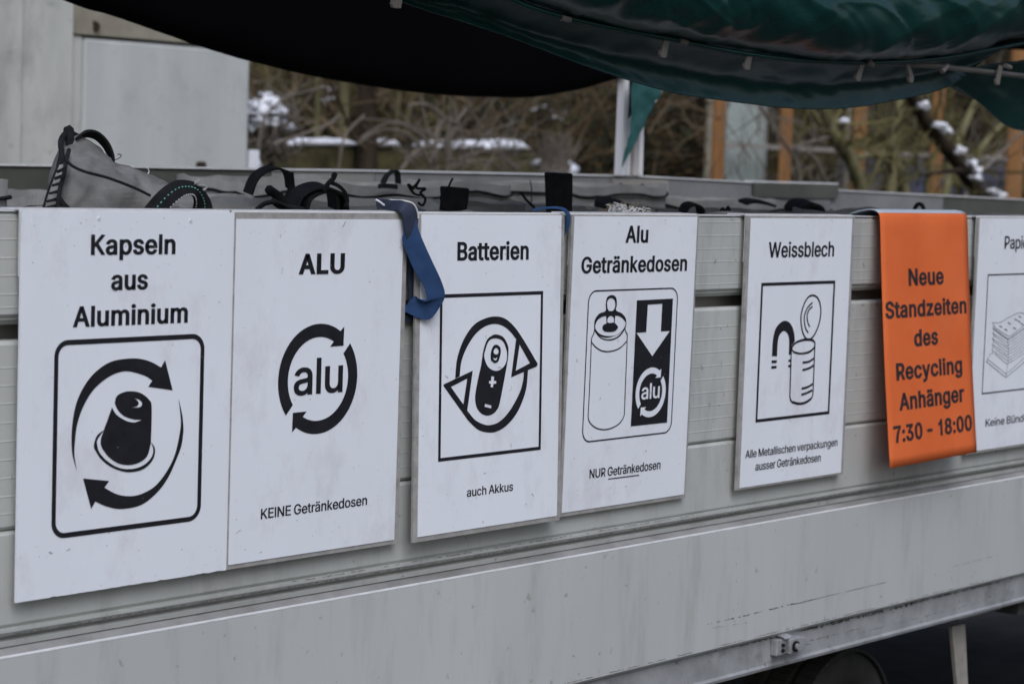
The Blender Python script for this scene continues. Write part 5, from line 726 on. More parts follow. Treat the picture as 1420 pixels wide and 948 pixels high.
MB().pairs([(Vector((0.863, 0.020, 1.616)), Vector((0.868, 0.020, 1.605))), (Vector((0.903, 0.030, 1.611)), Vector((0.898, 0.030, 1.603))), (Vector((0.954, 0.050, 1.605)), Vector((0.946, 0.050, 1.601)))], .003).build('strap_tail', M['navy'], st)
rope(st, [Vector((0.826, 0.055, 1.623)), Vector((0.832, 0.050, 1.619)), Vector((0.842, 0.048, 1.613))], .0018, 'edge_thread', 'thread')
prs = cpairs([(Vector((0.861, -0.014, 1.589)), Vector((0.841, -0.010, 1.580))), (Vector((0.865, -0.016, 1.572)), Vector((0.833, -0.008, 1.554))), (Vector((0.877, -0.024, 1.541)), Vector((0.847, -0.010, 1.523))), (Vector((0.893, -0.030, 1.510)), Vector((0.863, -0.014, 1.494))), (Vector((0.911, -0.034, 1.479)), Vector((0.881, -0.020, 1.468))), (Vector((0.920, -0.035, 1.456)), Vector((0.885, -0.024, 1.444))), (Vector((0.919, -0.030, 1.439)), Vector((0.874, -0.016, 1.446))), (Vector((0.903, -0.018, 1.410)), Vector((0.873, -0.006, 1.451))), (Vector((0.881, -0.008, 1.411)), Vector((0.869, 0.002, 1.443))), (Vector((0.859, 0.004, 1.421)), Vector((0.866, 0.008, 1.434))), (Vector((0.860, 0.012, 1.411)), Vector((0.857, 0.014, 1.431)))], 6)
MB().pairs(prs, .0022).build('webbing', M['webbing'], st)
MB().pairs([(Vector((0.863, 0.010, 1.417)), Vector((0.864, 0.010, 1.404))), (Vector((0.884, 0.010, 1.414)), Vector((0.885, 0.010, 1.403))), (Vector((0.911, 0.006, 1.409)), Vector((0.896, 0.006, 1.403)))], .002).build('strap_tail', M['navy'], st)
MB().pairs([(Vector((0.853, 0.004, 1.556)), Vector((0.878, 0.004, 1.556))), (Vector((0.864, 0.006, 1.516)), Vector((0.892, 0.006, 1.503))), (Vector((0.877, 0.012, 1.411)), Vector((0.894, 0.012, 1.410)))], .003).build('strap_tail', M['navy'], st)
s2 = empty('blue_strap', (1.31, .0, 1.56), 'thin dark blue strap looped over the rim between the Batterien and drinks can signs', 'strap')
MB().pairs(cpairs([(Vector((1.261, 0.050, 1.608)), Vector((1.263, 0.050, 1.604))), (Vector((1.273, 0.035, 1.613)), Vector((1.276, 0.035, 1.609))), (Vector((1.284, 0.015, 1.615)), Vector((1.282, 0.015, 1.611))), (Vector((1.297, 0.000, 1.613)), Vector((1.291, 0.002, 1.609))), (Vector((1.305, -0.008, 1.604)), Vector((1.298, -0.004, 1.601))), (Vector((1.309, -0.008, 1.588)), Vector((1.303, -0.004, 1.587))), (Vector((1.311, -0.002, 1.571)), Vector((1.306, 0.002, 1.573))), (Vector((1.308, 0.006, 1.557)), Vector((1.308, 0.008, 1.565)))], 6), .0022).build('webbing', M['webbing'], s2)
MB().pairs([(Vector((1.311, 0.012, 1.596)), Vector((1.324, 0.012, 1.599))), (Vector((1.312, 0.012, 1.565)), Vector((1.321, 0.012, 1.568)))], .002).build('strap_tail', M['navy'], s2)

# ------------------------------------------------------------------ canopy
cn = empty('tarpaulin_canopy', (1.6, 1.0, 1.62), 'dark green tarpaulin canopy with a rolled side bulging over the trailer', 'canopy')
def wob_t(amp, f):
    def w_(v, a, b):
        n1 = noise.noise(Vector((v.x*1.6*f+v.z*4*f, v.y*2, v.z*2.5*f)))
        n2 = noise.noise(Vector((v.x*6*f+v.z*14*f, v.y*5, v.z*6*f+7)))
        n3 = abs(noise.noise(Vector((v.x*5*f-v.z*9*f, v.y*3, v.z*3+3))))
        n4 = max(0, 1-7*abs(noise.noise(Vector((v.x*4*f+v.z*11*f, v.y*4, v.z*5-v.x*2)))))*.35+max(0, 1-9*abs(noise.noise(Vector((v.x*9*f+v.z*16*f+4, v.y*4, v.z*7)))))*.16
        return v+Vector((.05, -.8, -.35))*(n1*1.2+n2*.55-n3*.9+n4)*amp
    return w_
def wob_d(amp):          # long diagonal drag folds with a few sharp creases
    def w_(v, a, b):
        p, q = v.x*1.0+v.z*1.5, v.x*.9-v.z*.9
        n1 = noise.noise(Vector((p*2.2, q*.8, v.y))); n2 = noise.noise(Vector((p*7+3, q*1.6, v.y*2)))
        r1 = max(0, 1-8*abs(noise.noise(Vector((p*3.1+5, q*1.1, 2)))))**1.5; r2 = max(0, 1-10*abs(noise.noise(Vector((p*8+9, q*2.0, 6)))))
        return v+Vector((.05, -.8, -.3))*(n1*1.1+n2*.35-r1*.45-r2*.22)*amp
    return w_
HEM = [Vector((.5, .05, 2.05)), Vector((0.880, 0.050, 1.979)), Vector((1.037, 0.050, 1.957)), Vector((1.183, 0.050, 1.935)), Vector((1.338, 0.050, 1.907)), Vector((1.520, 0.050, 1.877)), Vector((1.698, 0.050, 1.855)), Vector((1.882, 0.050, 1.845)), Vector((2.104, 0.050, 1.840)), Vector((2.312, 0.050, 1.846)), Vector((2.531, 0.050, 1.868)), Vector((2.764, 0.050, 1.902)), Vector((2.902, 0.050, 1.939)), Vector((2.954, 0.040, 1.967))]
RAIL = [Vector((.52, -.02, 2.12)), Vector((0.860, -0.020, 2.020)), Vector((1.020, -0.020, 2.012)), Vector((1.140, -0.020, 1.992)), Vector((1.270, -0.020, 1.978)), Vector((1.429, -0.020, 1.968)), Vector((1.585, -0.020, 1.961)), Vector((1.775, -0.020, 1.950)), Vector((2.006, -0.020, 1.945)), Vector((2.193, -0.020, 1.949)), Vector((2.392, -0.020, 1.959)), Vector((2.635, -0.020, 1.981)), Vector((2.824, -0.020, 2.007)), Vector((3.174, -0.020, 2.063))]
MID = [a.lerp(b_, .5)+Vector((0, .035, 0)) for a, b_ in zip([Vector(q) for q in RAIL], [Vector(q) for q in HEM])]
vs, fs = grid_patch([RAIL, MID, HEM], 12, 14, lambda v, a, b: wob_t(.005, 1.2)(wob_d(.004)(v, a, b), a, b))
solid(MB().add(vs, fs).build('hanging_skirt', M['tarp'], cn, smooth=True), .002)
rv = [Vector(q) for q in RAIL]
rows = [[q+Vector((0, .01, .0)) for q in rv]]+[[q+Vector((0, dy, dz)) for q in rv] for dy, dz in ((-.045, .010), (-.085, .045), (-.105, .09), (-.105, .145), (-.07, .22), (.0, .30), (.12, .36))]
rows += [[Vector((q.x, .30, 2.60)) for q in rv], [Vector((q.x, .50, 2.68)) for q in rv]]
for r_ in rows:
    e = r_[-1]; r_.append(e+Vector((1.6, 0, .05)))
    for k in range(len(r_)): r_[k] = Vector(r_[k])
vs, fs = grid_patch(rows, 16, 12, lambda v, a, b: wob_t(.011, 1.3)(wob_d(.007)(v, a, b), a, b))
solid(MB().add(vs, fs).build('rolled_side', M['tarp'], cn, smooth=True), .002)
# folded corner hanging beyond the skirt at the right
vs, fs = grid_patch([[Vector((2.917, 0.120, 1.940)), Vector((3.079, 0.120, 1.979)), Vector((3.288, 0.120, 2.009)), Vector((3.573, 0.120, 2.045))], [Vector((2.965, 0.130, 1.931)), Vector((3.128, 0.130, 1.931)), Vector((3.324, 0.130, 1.929)), Vector((3.604, 0.130, 1.942))],
                     [Vector((2.997, 0.140, 1.931)), Vector((3.165, 0.140, 1.897)), Vector((3.361, 0.140, 1.833)), Vector((3.636, 0.140, 1.832))]], 8, 8, wob_t(.006, 1.))
solid(MB().add(vs, fs).build('hanging_corner', M['tarp_in'] if False else M['tarp'], cn, smooth=True), .002)
# far side curtain seen from inside, sagging, its shade painted in as near-black
low = [Vector((1.1, 2.0, 2.22)), Vector((1.644, 2.000, 2.083)), Vector((1.789, 2.000, 2.058)), Vector((1.966, 2.000, 2.023)), Vector((2.137, 2.000, 1.988)), Vector((2.316, 2.000, 1.960)), Vector((2.547, 2.000, 1.933)), Vector((2.759, 2.000, 1.916)), Vector((3.015, 2.000, 1.904)), Vector((3.251, 2.000, 1.903)), Vector((3.571, 2.000, 1.916)), Vector((3.796, 2.000, 1.949)), Vector((4.023, 2.000, 2.001)), Vector((4.193, 2.000, 2.042)), Vector((4.446, 2.000, 2.094)), Vector((5.091, 2.000, 2.186)), Vector((7.057, 2.000, 2.276))]
low = [Vector(q) for q in low]
rows = [[Vector((q.x, 1.62, 2.74)) for q in low], [Vector((q.x, 1.9, 2.68)) for q in low], [q.lerp(Vector((q.x, 2.0, 2.66)), .5)+Vector((0, -.10, 0)) for q in low], [q+Vector((0, -.06, .05)) for q in low], low]
vs, fs = grid_patch(rows, 6, 5, wob_t(.008, .8))
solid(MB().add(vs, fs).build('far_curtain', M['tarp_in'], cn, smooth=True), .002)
# bows that carry the tarpaulin; unseen roof gap added to light the sacks
for x in (.62, 2.1, 3.6, 5.2):
    MB().tube(crom([Vector((x, .16, 2.22)), Vector((x, .30, 2.44)), Vector((x, .52, 2.60)), Vector((x, 1.05, 2.69)), Vector((x, 1.5, 2.66)), Vector((x, 1.78, 2.56)), Vector((x, 1.84, 2.40))], 5), .014, 8).build('roof_bow', M['steel'], cn, smooth=True)
# welt that runs along the roof rail, and the second rail at the right
MB().tube(crom([q+Vector((0, -.012, -.004)) for q in rv], 8), .006, 6).build('rail_welt', M['tarp'], cn, smooth=True)
MB().tube([Vector((2.430, -0.010, 1.959)), Vector((2.688, -0.010, 1.963)), Vector((3.204, -0.010, 1.961))], .007, 6).build('tension_rod', M['hook'], cn, smooth=True)
def hook(top, bot, flip=-1):
    t, q = Vector(top), Vector(bot); b = MB(); w_ = .0095
    b.pairs([(t+Vector((-w_, 0, 0)), t+Vector((w_, 0, 0))), (q+Vector((-w_, 0, .012)), q+Vector((w_, 0, .012))), (q+Vector((-w_*.8, 0, 0)), q+Vector((w_*.7, 0, 0)))], .006)
    o = b.build('hook', M['hook'], cn, bevel=.0015)
    MB().pairs([(q+Vector((-.006, -.002, -.0005)), q+Vector((-.006, -.002, .010))), (q+Vector((-.017, -.004, .0005)), q+Vector((-.017, -.004, .009))), (q+Vector((-.021, -.004, .006)), q+Vector((-.019, -.004, .014)))], .006).build('hook_lip', M['hook'], o)
for t, q in ((Vector((0.809, 0.000, 1.998)), Vector((0.811, 0.000, 1.963))), (Vector((1.569, -0.030, 1.956)), Vector((1.562, -0.030, 1.919))), (Vector((1.867, -0.030, 1.946)), Vector((1.859, -0.030, 1.910))), (Vector((2.317, -0.030, 1.953)), Vector((2.302, -0.030, 1.908))), (Vector((2.527, -0.020, 1.963)), Vector((2.551, -0.020, 1.917))), (Vector((2.965, -0.030, 1.980)), Vector((2.952, -0.030, 1.931)))):
    hook(t, q)
for p, q in ((Vector((1.226, -0.035, 1.975)), Vector((1.252, -0.035, 1.973))), (Vector((1.607, -0.035, 1.955)), Vector((1.632, -0.035, 1.953))), (Vector((2.325, -0.040, 1.955)), Vector((2.344, -0.040, 1.946))), (Vector((2.684, -0.040, 1.963)), Vector((2.658, -0.040, 1.948))), (Vector((2.969, -0.040, 1.980)), Vector((2.995, -0.040, 1.976)))):
    MB().tube([p, q], .006, 8).build('end_cap', M['hook'], cn)
# post of the canopy frame at the far wall, with the torn pale green tarp corner
po = empty('canopy_post', (4.1, 2.0, 1.62), 'pale aluminium canopy post standing on the far wall with a torn green corner', 'post')
MB().pairs([(Vector((4.011, 1.980, 1.667)), Vector((4.037, 1.980, 1.668))), (Vector((4.012, 1.980, 2.020)), Vector((4.034, 1.980, 2.021))), (Vector((4.010, 1.980, 2.118)), Vector((4.030, 1.980, 2.120)))], .03).build('post_profile', M['post'], po)
MB().pairs([(Vector((4.045, 1.980, 1.668)), Vector((4.060, 1.980, 1.668))), (Vector((4.040, 1.980, 2.022)), Vector((4.060, 1.980, 2.023))), (Vector((4.038, 1.980, 2.120)), Vector((4.058, 1.980, 2.121)))], .03).build('post_profile', M['post'], po)
MB().pairs([(Vector((4.059, 2.000, 1.667)), Vector((4.149, 2.000, 1.669))), (Vector((4.058, 2.000, 2.023)), Vector((4.103, 2.000, 2.025))), (Vector((4.056, 2.000, 2.121)), Vector((4.101, 2.000, 2.124)))], .02).build('post_web', M['steel'], po)
MB().pairs([(Vector((4.111, 1.980, 1.669)), Vector((4.134, 1.980, 1.669))), (Vector((4.109, 1.980, 1.901)), Vector((4.129, 1.980, 1.902))), (Vector((4.105, 1.980, 2.025)), Vector((4.126, 1.980, 2.026)))], .03).build('post_profile', M['post'], po)
vs, fs = grid_patch([[Vector((3.966, 1.900, 1.998)), Vector((4.043, 1.900, 1.992)), Vector((4.143, 1.900, 1.982))], [Vector((3.974, 1.900, 1.860)), Vector((4.022, 1.900, 1.874)), Vector((4.102, 1.900, 1.911))], [Vector((3.959, 1.900, 1.786)), Vector((3.986, 1.900, 1.799)), Vector((4.030, 1.900, 1.813))], [Vector((3.940, 1.900, 1.693)), Vector((3.944, 1.900, 1.695)), Vector((3.948, 1.900, 1.700))]], 6, 6, wob_t(.012, 2.))
solid(MB().add(vs, fs).build('torn_corner', M['tarp_pale'], po, smooth=True), .002)
vs, fs = grid_patch([[Vector((3.980, 1.920, 1.999)), Vector((4.008, 1.920, 2.000)), Vector((4.024, 1.920, 2.001))], [Vector((3.982, 1.920, 1.896)), Vector((4.006, 1.920, 1.897)), Vector((4.022, 1.920, 1.908))], [Vector((3.980, 1.920, 1.860)), Vector((3.988, 1.920, 1.867)), Vector((3.999, 1.920, 1.878))]], 5, 5)
solid(MB().add(vs, fs).build('dark_fold', M['tarp_in'], po, smooth=True), .002)
rope(po, [Vector((4.139, 1.900, 1.967)), Vector((4.124, 1.900, 1.942)), Vector((4.101, 1.900, 1.921))], .004, 'cord', 'steel')

# ------------------------------------------------------------------ ground, hill
def gridmesh(x0, x1, y0, y1, nx, ny, fz, name, m, smooth=True):
    vs = [(x0+(x1-x0)*i/nx, y0+(y1-y0)*j/ny, fz(x0+(x1-x0)*i/nx, y0+(y1-y0)*j/ny)) for i in range(nx+1) for j in range(ny+1)]
    fs = [(i*(ny+1)+j, (i+1)*(ny+1)+j, (i+1)*(ny+1)+j+1, i*(ny+1)+j+1) for i in range(nx) for j in range(ny)]
    o = MB().add(vs, fs).build(name, m, None, smooth=smooth); o['kind'] = 'structure'; return o
gridmesh(-60, 90, -40, 90, 10, 10, lambda x, y: 0., 'ground', M['ground'])
def hz(x, y):
    t = max(0, (y-10.5)/17); h = 11*min(1, t)**1.15
    return -.02+h+(noise.noise(Vector((x*.35, y*.35, 0)))*.5+noise.noise(Vector((x*1.3, y*1.3, 4)))*.22+noise.noise(Vector((x*3, y*3, 4)))*.1)*min(1, t*6)
gridmesh(-30, 75, 9.6, 32, 260, 70, hz, 'hillside', M['litter'])

# ------------------------------------------------------------------ pale building at the left
bl = empty('concrete_building', (1.5, 8.0, 0), 'pale concrete building with plain wall panels behind the left of the trailer', 'building')
MB().box(4.900, 6.005, 6.0, 6.25, .0, 2.240).build('wall_panel', M['panel'], bl, bevel=.02)
MB().box(4.815, 4.895, 6.005, 6.25, .0, 2.245).build('wall_panel', M['concrete'], bl, bevel=.006)
MB().box(4.50, 4.813, 5.97, 6.25, .0, 3.4).build('wall_panel', M['concrete'], bl, bevel=.006)
for x0, x1, y in ((4.05, 4.497, 5.95), (3.2, 4.045, 5.98), (2.2, 3.195, 5.97), (1.2, 2.195, 5.98), (.2, 1.195, 5.97), (-1.2, .195, 5.98), (-2.6, -1.205, 5.97)):
    MB().box(x0, x1, y, 6.25, 0, 3.4).build('wall_panel', M['concrete'], bl, bevel=.006)
MB().box(4.815, 6.02, 5.99, 6.25, 2.252, 3.4).build('lintel', M['lintel'], bl)
MB().tube([Vector((4.951, 5.985, 2.294)), Vector((4.963, 6.000, 2.295))], .028, 10).build('bolt', M['bark'], bl)
MB().box(-2.6, 6.0, 6.25, 10, 0, 3.4).build('wall', M['concrete'], bl)
MB().box(-2.7, 6.1, 5.85, 10.1, 3.4, 3.55).build('roof', M['snow'], bl)
MB().box(6.03, 6.10, 6.02, 6.2, 0, 1.72).build('downpipe', M['snow'], bl)
MB().tube([Vector((5.638, 5.980, 1.632)), Vector((5.678, 5.980, 1.633))], .02, 6).build('hinge', M['bark'], bl)

# ------------------------------------------------------------------ plants behind
def limb(b, p, d, L, r, rn, wig=.25, n=7, sag=0.):
    pts = [Vector(p)]; d = Vector(d).normalized()
    for i in range(n):
        d = (d+Vector((rn.gauss(0, wig), rn.gauss(0, wig), rn.gauss(0, wig)-sag))*.35).normalized(); pts.append(pts[-1]+d*L/n)
    b.tube(pts, [r*(1-.75*i/n) for i in range(n+1)], 6 if r > .03 else 4, cap=False); return pts
def tree(x, y, h, r, label, seed, lean=(0, 0), m='bark', mc='twig', nb=16, group='bare trees on the slope behind the trailer', spread=1.):
    z = hz(x, y) if y > 9.6 else 0
    root = empty('bare_tree', (x, y, z), label, 'tree', group); rn = random.Random(seed)
    tb_, cb = MB(), MB()
    n = 12; pts = [Vector((x+lean[0]*h*(i/n)+rn.gauss(0, r*.35), y+lean[1]*h*(i/n), z-.15+h*i/n)) for i in range(n+1)]
    tb_.tube(crom(pts, 3), [r*(1.15-.85*i/(n*3)) for i in range(n*3+1)], 10); tb_.build('trunk', M[m], root, smooth=True)
    for k in range(nb):
        t = rn.uniform(.12, 1); q = pts[0].lerp(pts[-1], t); a = rn.uniform(0, 6.28)
        L = h*rn.uniform(.18, .42)*spread
        pl_ = limb(cb, q, (math.cos(a), math.sin(a), rn.uniform(.1, .9)), L, r*rn.uniform(.15, .32), rn)
        for j in range(4):
            s = pl_[rn.randint(2, 6)]; a = rn.uniform(0, 6.28)
            p2 = limb(cb, s, (math.cos(a), math.sin(a), rn.uniform(-.2, .9)), L*.5, r*.10, rn, .4, 5)
            for _ in range(2):
                s2_ = p2[rn.randint(1, 4)]; a = rn.uniform(0, 6.28)
                limb(cb, s2_, (math.cos(a), math.sin(a), rn.uniform(-.3, .7)), L*.28, r*.05, rn, .5, 4)
    cb.build('crown', M[mc], root); return root
def gx(px_, Y): return None
for i, ((x, y, _), h, r, lb, mm, mc, nb) in enumerate((
    (Vector((10.909, 9.900, 1.693)), 6, .095, 'thick dark trunk standing in front of the slope left of centre', 'bark', 'twig', 14),
    (Vector((10.913, 10.500, 1.679)), 5, .035, 'slim olive sapling nearest the pale building', 'moss_bark', 'twig_olive', 10),
    (Vector((11.232, 10.500, 1.686)), 5.5, .055, 'olive barked young tree just left of the thick dark trunk', 'moss_bark', 'twig_olive', 12),
    (Vector((11.114, 11.000, 1.672)), 5, .03, 'thin grey sapling above the snowy bush', 'twig_grey', 'twig', 10),
    (Vector((12.282, 10.900, 1.701)), 5, .045, 'olive sapling just right of the thick dark trunk', 'moss_bark', 'twig_olive', 12),
    (Vector((20.254, 17.000, 1.739)), 8, .07, 'brown sapling behind the arching shrub', 'bark', 'twig', 14),
    (Vector((20.328, 16.000, 1.765)), 8, .06, 'thin brown sapling behind the tall black sack handle', 'bark', 'twig', 14),
    (Vector((20.203, 15.000, 1.786)), 8, .07, 'thin brown tree left of the canopy post', 'bark', 'twig_olive', 14),
    (Vector((23.582, 16.000, 1.840)), 8, .08, 'brown tree right of the canopy post', 'bark', 'twig', 16))):
    tree(x, y, h, r, lb, 100+i, m=mm, mc=mc, nb=nb)
# right: mossy stems among the timber posts
def path_tree(label, stems, seed, m='moss_bark', mc='twig_olive', nb=10, bl_=.9):
    x, y, z = stems[0][0][0]; root = empty('bare_tree', (x, y, 0), label, 'tree', 'bare trees on the slope behind the trailer'); rn = random.Random(seed)
    cb = MB(); tb_ = MB()
    for pts, r0, r1 in stems:
        P = crom(pts, 6); n = len(P); MB().tube(P, [r0+(r1-r0)*i/(n-1) for i in range(n)], 8).build('trunk', M[m], root, smooth=True)
        for k in range(nb):
            q = P[rn.randint(n//5, n-1)]; a = rn.uniform(0, 6.28)
            l_ = limb(cb, q, (math.cos(a), math.sin(a)*.5, rn.uniform(-.3, .9)), bl_*rn.uniform(.5, 1.3), r1*.5, rn, .35)
            for j in range(3): 
                a = rn.uniform(0, 6.28); limb(cb, l_[rn.randint(1, 6)], (math.cos(a), math.sin(a)*.5, rn.uniform(-.4, .8)), bl_*.5, r1*.25, rn, .45, 5)
    cb.build('crown', M[mc], root); return root
Y1 = 9.0
path_tree('mossy tree with a stem curving up to the left between the first two timber posts', [([Vector((17.161, 9.000, 1.072)), Vector((16.989, 9.000, 1.501)), Vector((16.747, 9.000, 1.836)), Vector((16.471, 9.000, 2.018)), Vector((16.299, 9.000, 2.221)), Vector((16.147, 9.000, 2.524))], .075, .055), ([Vector((16.747, 9.000, 1.836)), Vector((17.540, 9.200, 1.900)), Vector((18.349, 9.300, 1.865))], .03, .012)], 7)
path_tree('dense mossy multi-stem tree behind the second timber post', [([Vector((18.396, 9.500, 1.044)), Vector((18.356, 9.500, 1.649)), Vector((18.373, 9.500, 2.102)), Vector((18.471, 9.500, 2.633))], .07, .04), ([Vector((19.305, 9.800, 1.027)), Vector((19.096, 9.800, 1.652)), Vector((18.646, 9.800, 2.182)), Vector((18.454, 9.800, 2.707))], .06, .03), ([Vector((20.247, 10.000, 1.014)), Vector((20.427, 10.000, 1.667)), Vector((20.698, 10.000, 2.246)), Vector((21.226, 10.000, 2.845))], .06, .035), ([Vector((21.329, 10.000, 1.010)), Vector((20.998, 10.000, 1.759)), Vector((21.329, 10.000, 2.183)), Vector((22.134, 10.000, 2.549))], .05, .03)], 8, nb=14)
path_tree('thin grey tree at the right edge in front of the timber posts', [([Vector((18.026, 8.500, 1.384)), Vector((18.321, 8.500, 1.679)), Vector((18.793, 8.500, 1.947)), Vector((19.615, 8.500, 2.386))], .022, .014), ([Vector((15.150, 8.500, 1.366)), Vector((15.048, 8.500, 1.758)), Vector((14.662, 8.500, 2.071)), Vector((14.360, 8.500, 2.314))], .022, .012), ([Vector((15.893, 8.600, 1.367)), Vector((15.484, 8.600, 1.831)), Vector((15.116, 8.600, 1.921)), Vector((15.713, 8.600, 2.037))], .02, .010)], 9, 'twig_grey', 'twig_grey', nb=9, bl_=.7)
# leaning trunk with lumps of snow
lt = empty('leaning_tree', Vector((17.212, 7.500, 1.349)), 'leaning dark trunk carrying lumps of snow at the right', 'tree')
P = crom([Vector((14.917, 7.500, 2.689)), Vector((15.270, 7.500, 2.424)), Vector((15.676, 7.500, 2.120)), Vector((16.128, 7.500, 1.872)), Vector((16.458, 7.500, 1.647)), Vector((17.007, 7.500, 1.280)), Vector((17.554, 7.500, 0.863))], 6)
MB().tube(P, [.05+.04*i/(len(P)-1) for i in range(len(P))], 10).build('trunk', M['bark'], lt, smooth=True)
cb = MB(); rn = random.Random(4)
for k in range(16):
    l_ = limb(cb, P[rn.randint(3, len(P)-8)], (rn.uniform(-1, 1), rn.uniform(-.4, .4), rn.uniform(-.3, 1)), rn.uniform(.5, 1.1), .018, rn)
    for j in range(3): limb(cb, l_[rn.randint(1, 6)], (rn.uniform(-1, 1), rn.uniform(-.4, .4), rn.uniform(-.3, 1)), .4, .008, rn, .4, 5)
l_ = MB().tube([Vector((16.314, 7.450, 1.778)), Vector((15.768, 7.400, 1.750)), Vector((15.328, 7.400, 1.710))], [.03, .025, .012], 6).build('branch', M['bark'], lt)
cb.build('crown', M['twig_olive'], lt)
for i, (x, y, a, c) in enumerate(((1281,146,.055,.05), (1304,174,.09,.035), (1312,182,.06,.045), (1331,209,.035,.06), (1347,226,.07,.04), (1356,236,.025,.05), (1353,247,.085,.038), (1378,266,.07,.045), (1387,271,.09,.035), (1170,168,.018,.03))):
    q = Vector(at_px(x, y, 7.36)); 
    MB().ellipsoid(q, (a*.8, .05, c*.62), 16, .45, i).build('snow_clump', M['snow'], lt, smooth=True)
# arching grey shrub
sh = empty('arching_shrub', Vector((10.890, 9.000, 1.264)), 'arching leafless grey shrub behind the middle of the trailer', 'shrub'); b = MB()
for pts, r0 in (([Vector((10.758, 9.000, 1.600)), Vector((10.729, 9.000, 1.878)), Vector((10.822, 9.000, 2.015)), Vector((10.957, 9.000, 2.008)), Vector((11.070, 9.000, 2.114))], .02), ([Vector((10.822, 9.000, 2.015)), Vector((10.686, 9.000, 2.099)), Vector((10.562, 9.000, 2.127)), Vector((10.409, 9.000, 2.109))], .018),
    ([Vector((10.892, 9.000, 1.602)), Vector((10.898, 9.000, 1.827)), Vector((10.926, 9.000, 1.940)), Vector((11.027, 9.000, 1.943)), Vector((11.132, 9.000, 1.890))], .02), ([Vector((10.748, 9.000, 1.644)), Vector((10.615, 9.000, 1.847)), Vector((10.408, 9.000, 1.945)), Vector((10.169, 9.000, 1.959)), Vector((9.902, 9.000, 1.842))], .018),
    ([Vector((10.708, 9.000, 1.621)), Vector((10.535, 9.000, 1.817)), Vector((10.330, 9.000, 1.909)), Vector((10.093, 9.000, 1.902)), Vector((9.866, 9.000, 1.798))], .016), ([Vector((10.857, 9.000, 1.624)), Vector((11.122, 9.000, 1.748)), Vector((11.424, 9.000, 1.773)), Vector((11.742, 9.000, 1.641))], .018),
    ([Vector((10.874, 9.000, 1.613)), Vector((11.124, 9.000, 1.697)), Vector((11.384, 9.000, 1.703)), Vector((11.564, 9.000, 1.615))], .016), ([Vector((10.350, 9.000, 1.614)), Vector((10.537, 9.000, 1.773)), Vector((10.863, 9.000, 1.848)), Vector((11.460, 9.000, 1.923))], .018), ([Vector((10.379, 9.000, 1.692)), Vector((10.539, 9.000, 1.740)), Vector((10.784, 9.000, 1.757))], .014),
    ([Vector((10.746, 9.000, 1.878)), Vector((10.473, 9.100, 1.979)), Vector((9.998, 9.100, 1.989))], .010), ([Vector((10.781, 9.000, 1.824)), Vector((10.757, 9.000, 1.990)), Vector((10.733, 9.000, 2.156))], .012), ([Vector((11.043, 9.000, 1.605)), Vector((11.270, 9.000, 1.894)), Vector((11.721, 9.000, 2.036))], .01)):
    q = crom(pts, 8); n = len(q); b.tube(q, [r0*(1-.5*i/n) for i in range(n)], 6, cap=False)
rn = random.Random(3)
for i in range(70):
    x = rn.uniform(560, 720); q = at_px(x, rn.uniform(190, 250), 9.0+rn.uniform(-.2, .2))
    limb(b, q, (rn.uniform(-1, 1), rn.uniform(-.3, .3), rn.uniform(0, 1)), rn.uniform(.3, .9), .006, rn, .35)
b.build('branches', M['twig_grey'], sh)
# second arching thin branch at left
s3 = empty('thin_shrub', Vector((9.031, 9.000, 1.465)), 'thin leafless shrub beside the snow capped wall', 'shrub'); b = MB()
for pts in ([Vector((8.977, 9.000, 2.020)), Vector((9.151, 9.000, 2.120)), Vector((9.366, 9.000, 2.171)), Vector((9.548, 9.000, 2.211))], [Vector((8.992, 9.000, 1.773)), Vector((9.304, 9.000, 1.855)), Vector((9.559, 9.000, 1.937)), Vector((9.668, 9.000, 2.005))], [Vector((8.859, 9.000, 1.565)), Vector((8.891, 9.000, 1.873)), Vector((8.977, 9.000, 2.020))], [Vector((9.683, 9.000, 1.607)), Vector((9.734, 9.000, 1.848)), Vector((9.934, 9.000, 2.015))]):
    q = crom(pts, 8); b.tube(q, [.010]*len(q), 5, cap=False)
b.build('branches', M['twig_grey'], s3)
# snow laden bush near the building
sb = empty('snowy_bush', Vector((9.454, 9.500, 1.605)), 'rounded bush loaded with snow beside the pale building', 'bush')
b = MB(); rn = random.Random(9); c0 = Vector(at_px(376, 172, 9.5))
for i in range(46):
    a, e = rn.uniform(0, 6.28), rn.uniform(-.3, 1.3); d = Vector((math.cos(a)*math.cos(e), math.sin(a)*math.cos(e), math.sin(e)*1.2))
    b.ellipsoid(c0+d*rn.uniform(.06, .17)+Vector((-.06, 0, .03)), (rn.uniform(.03, .10), .05, rn.uniform(.015, .045)), 10, .5, i)
b.build('snow_clumps', M['snow'], sb, smooth=True, kind='stuff')
b = MB()
for i in range(260):
    q = c0+Vector((rn.gauss(0, .12), rn.gauss(0, .1), rn.gauss(-.12, .14)))
    limb(b, q, (rn.uniform(-1, 1), rn.uniform(-1, 1), rn.uniform(-.3, 1)), rn.uniform(.1, .35), .008, rn, .4, 4)
b.build('twigs', M['twig_grey'], sb)
b = MB(); b.tube([(c0.x, c0.y, hz(c0.x, c0.y)-.1), tuple(c0)], .03, 6); b.build('stem', M['bark'], sb)
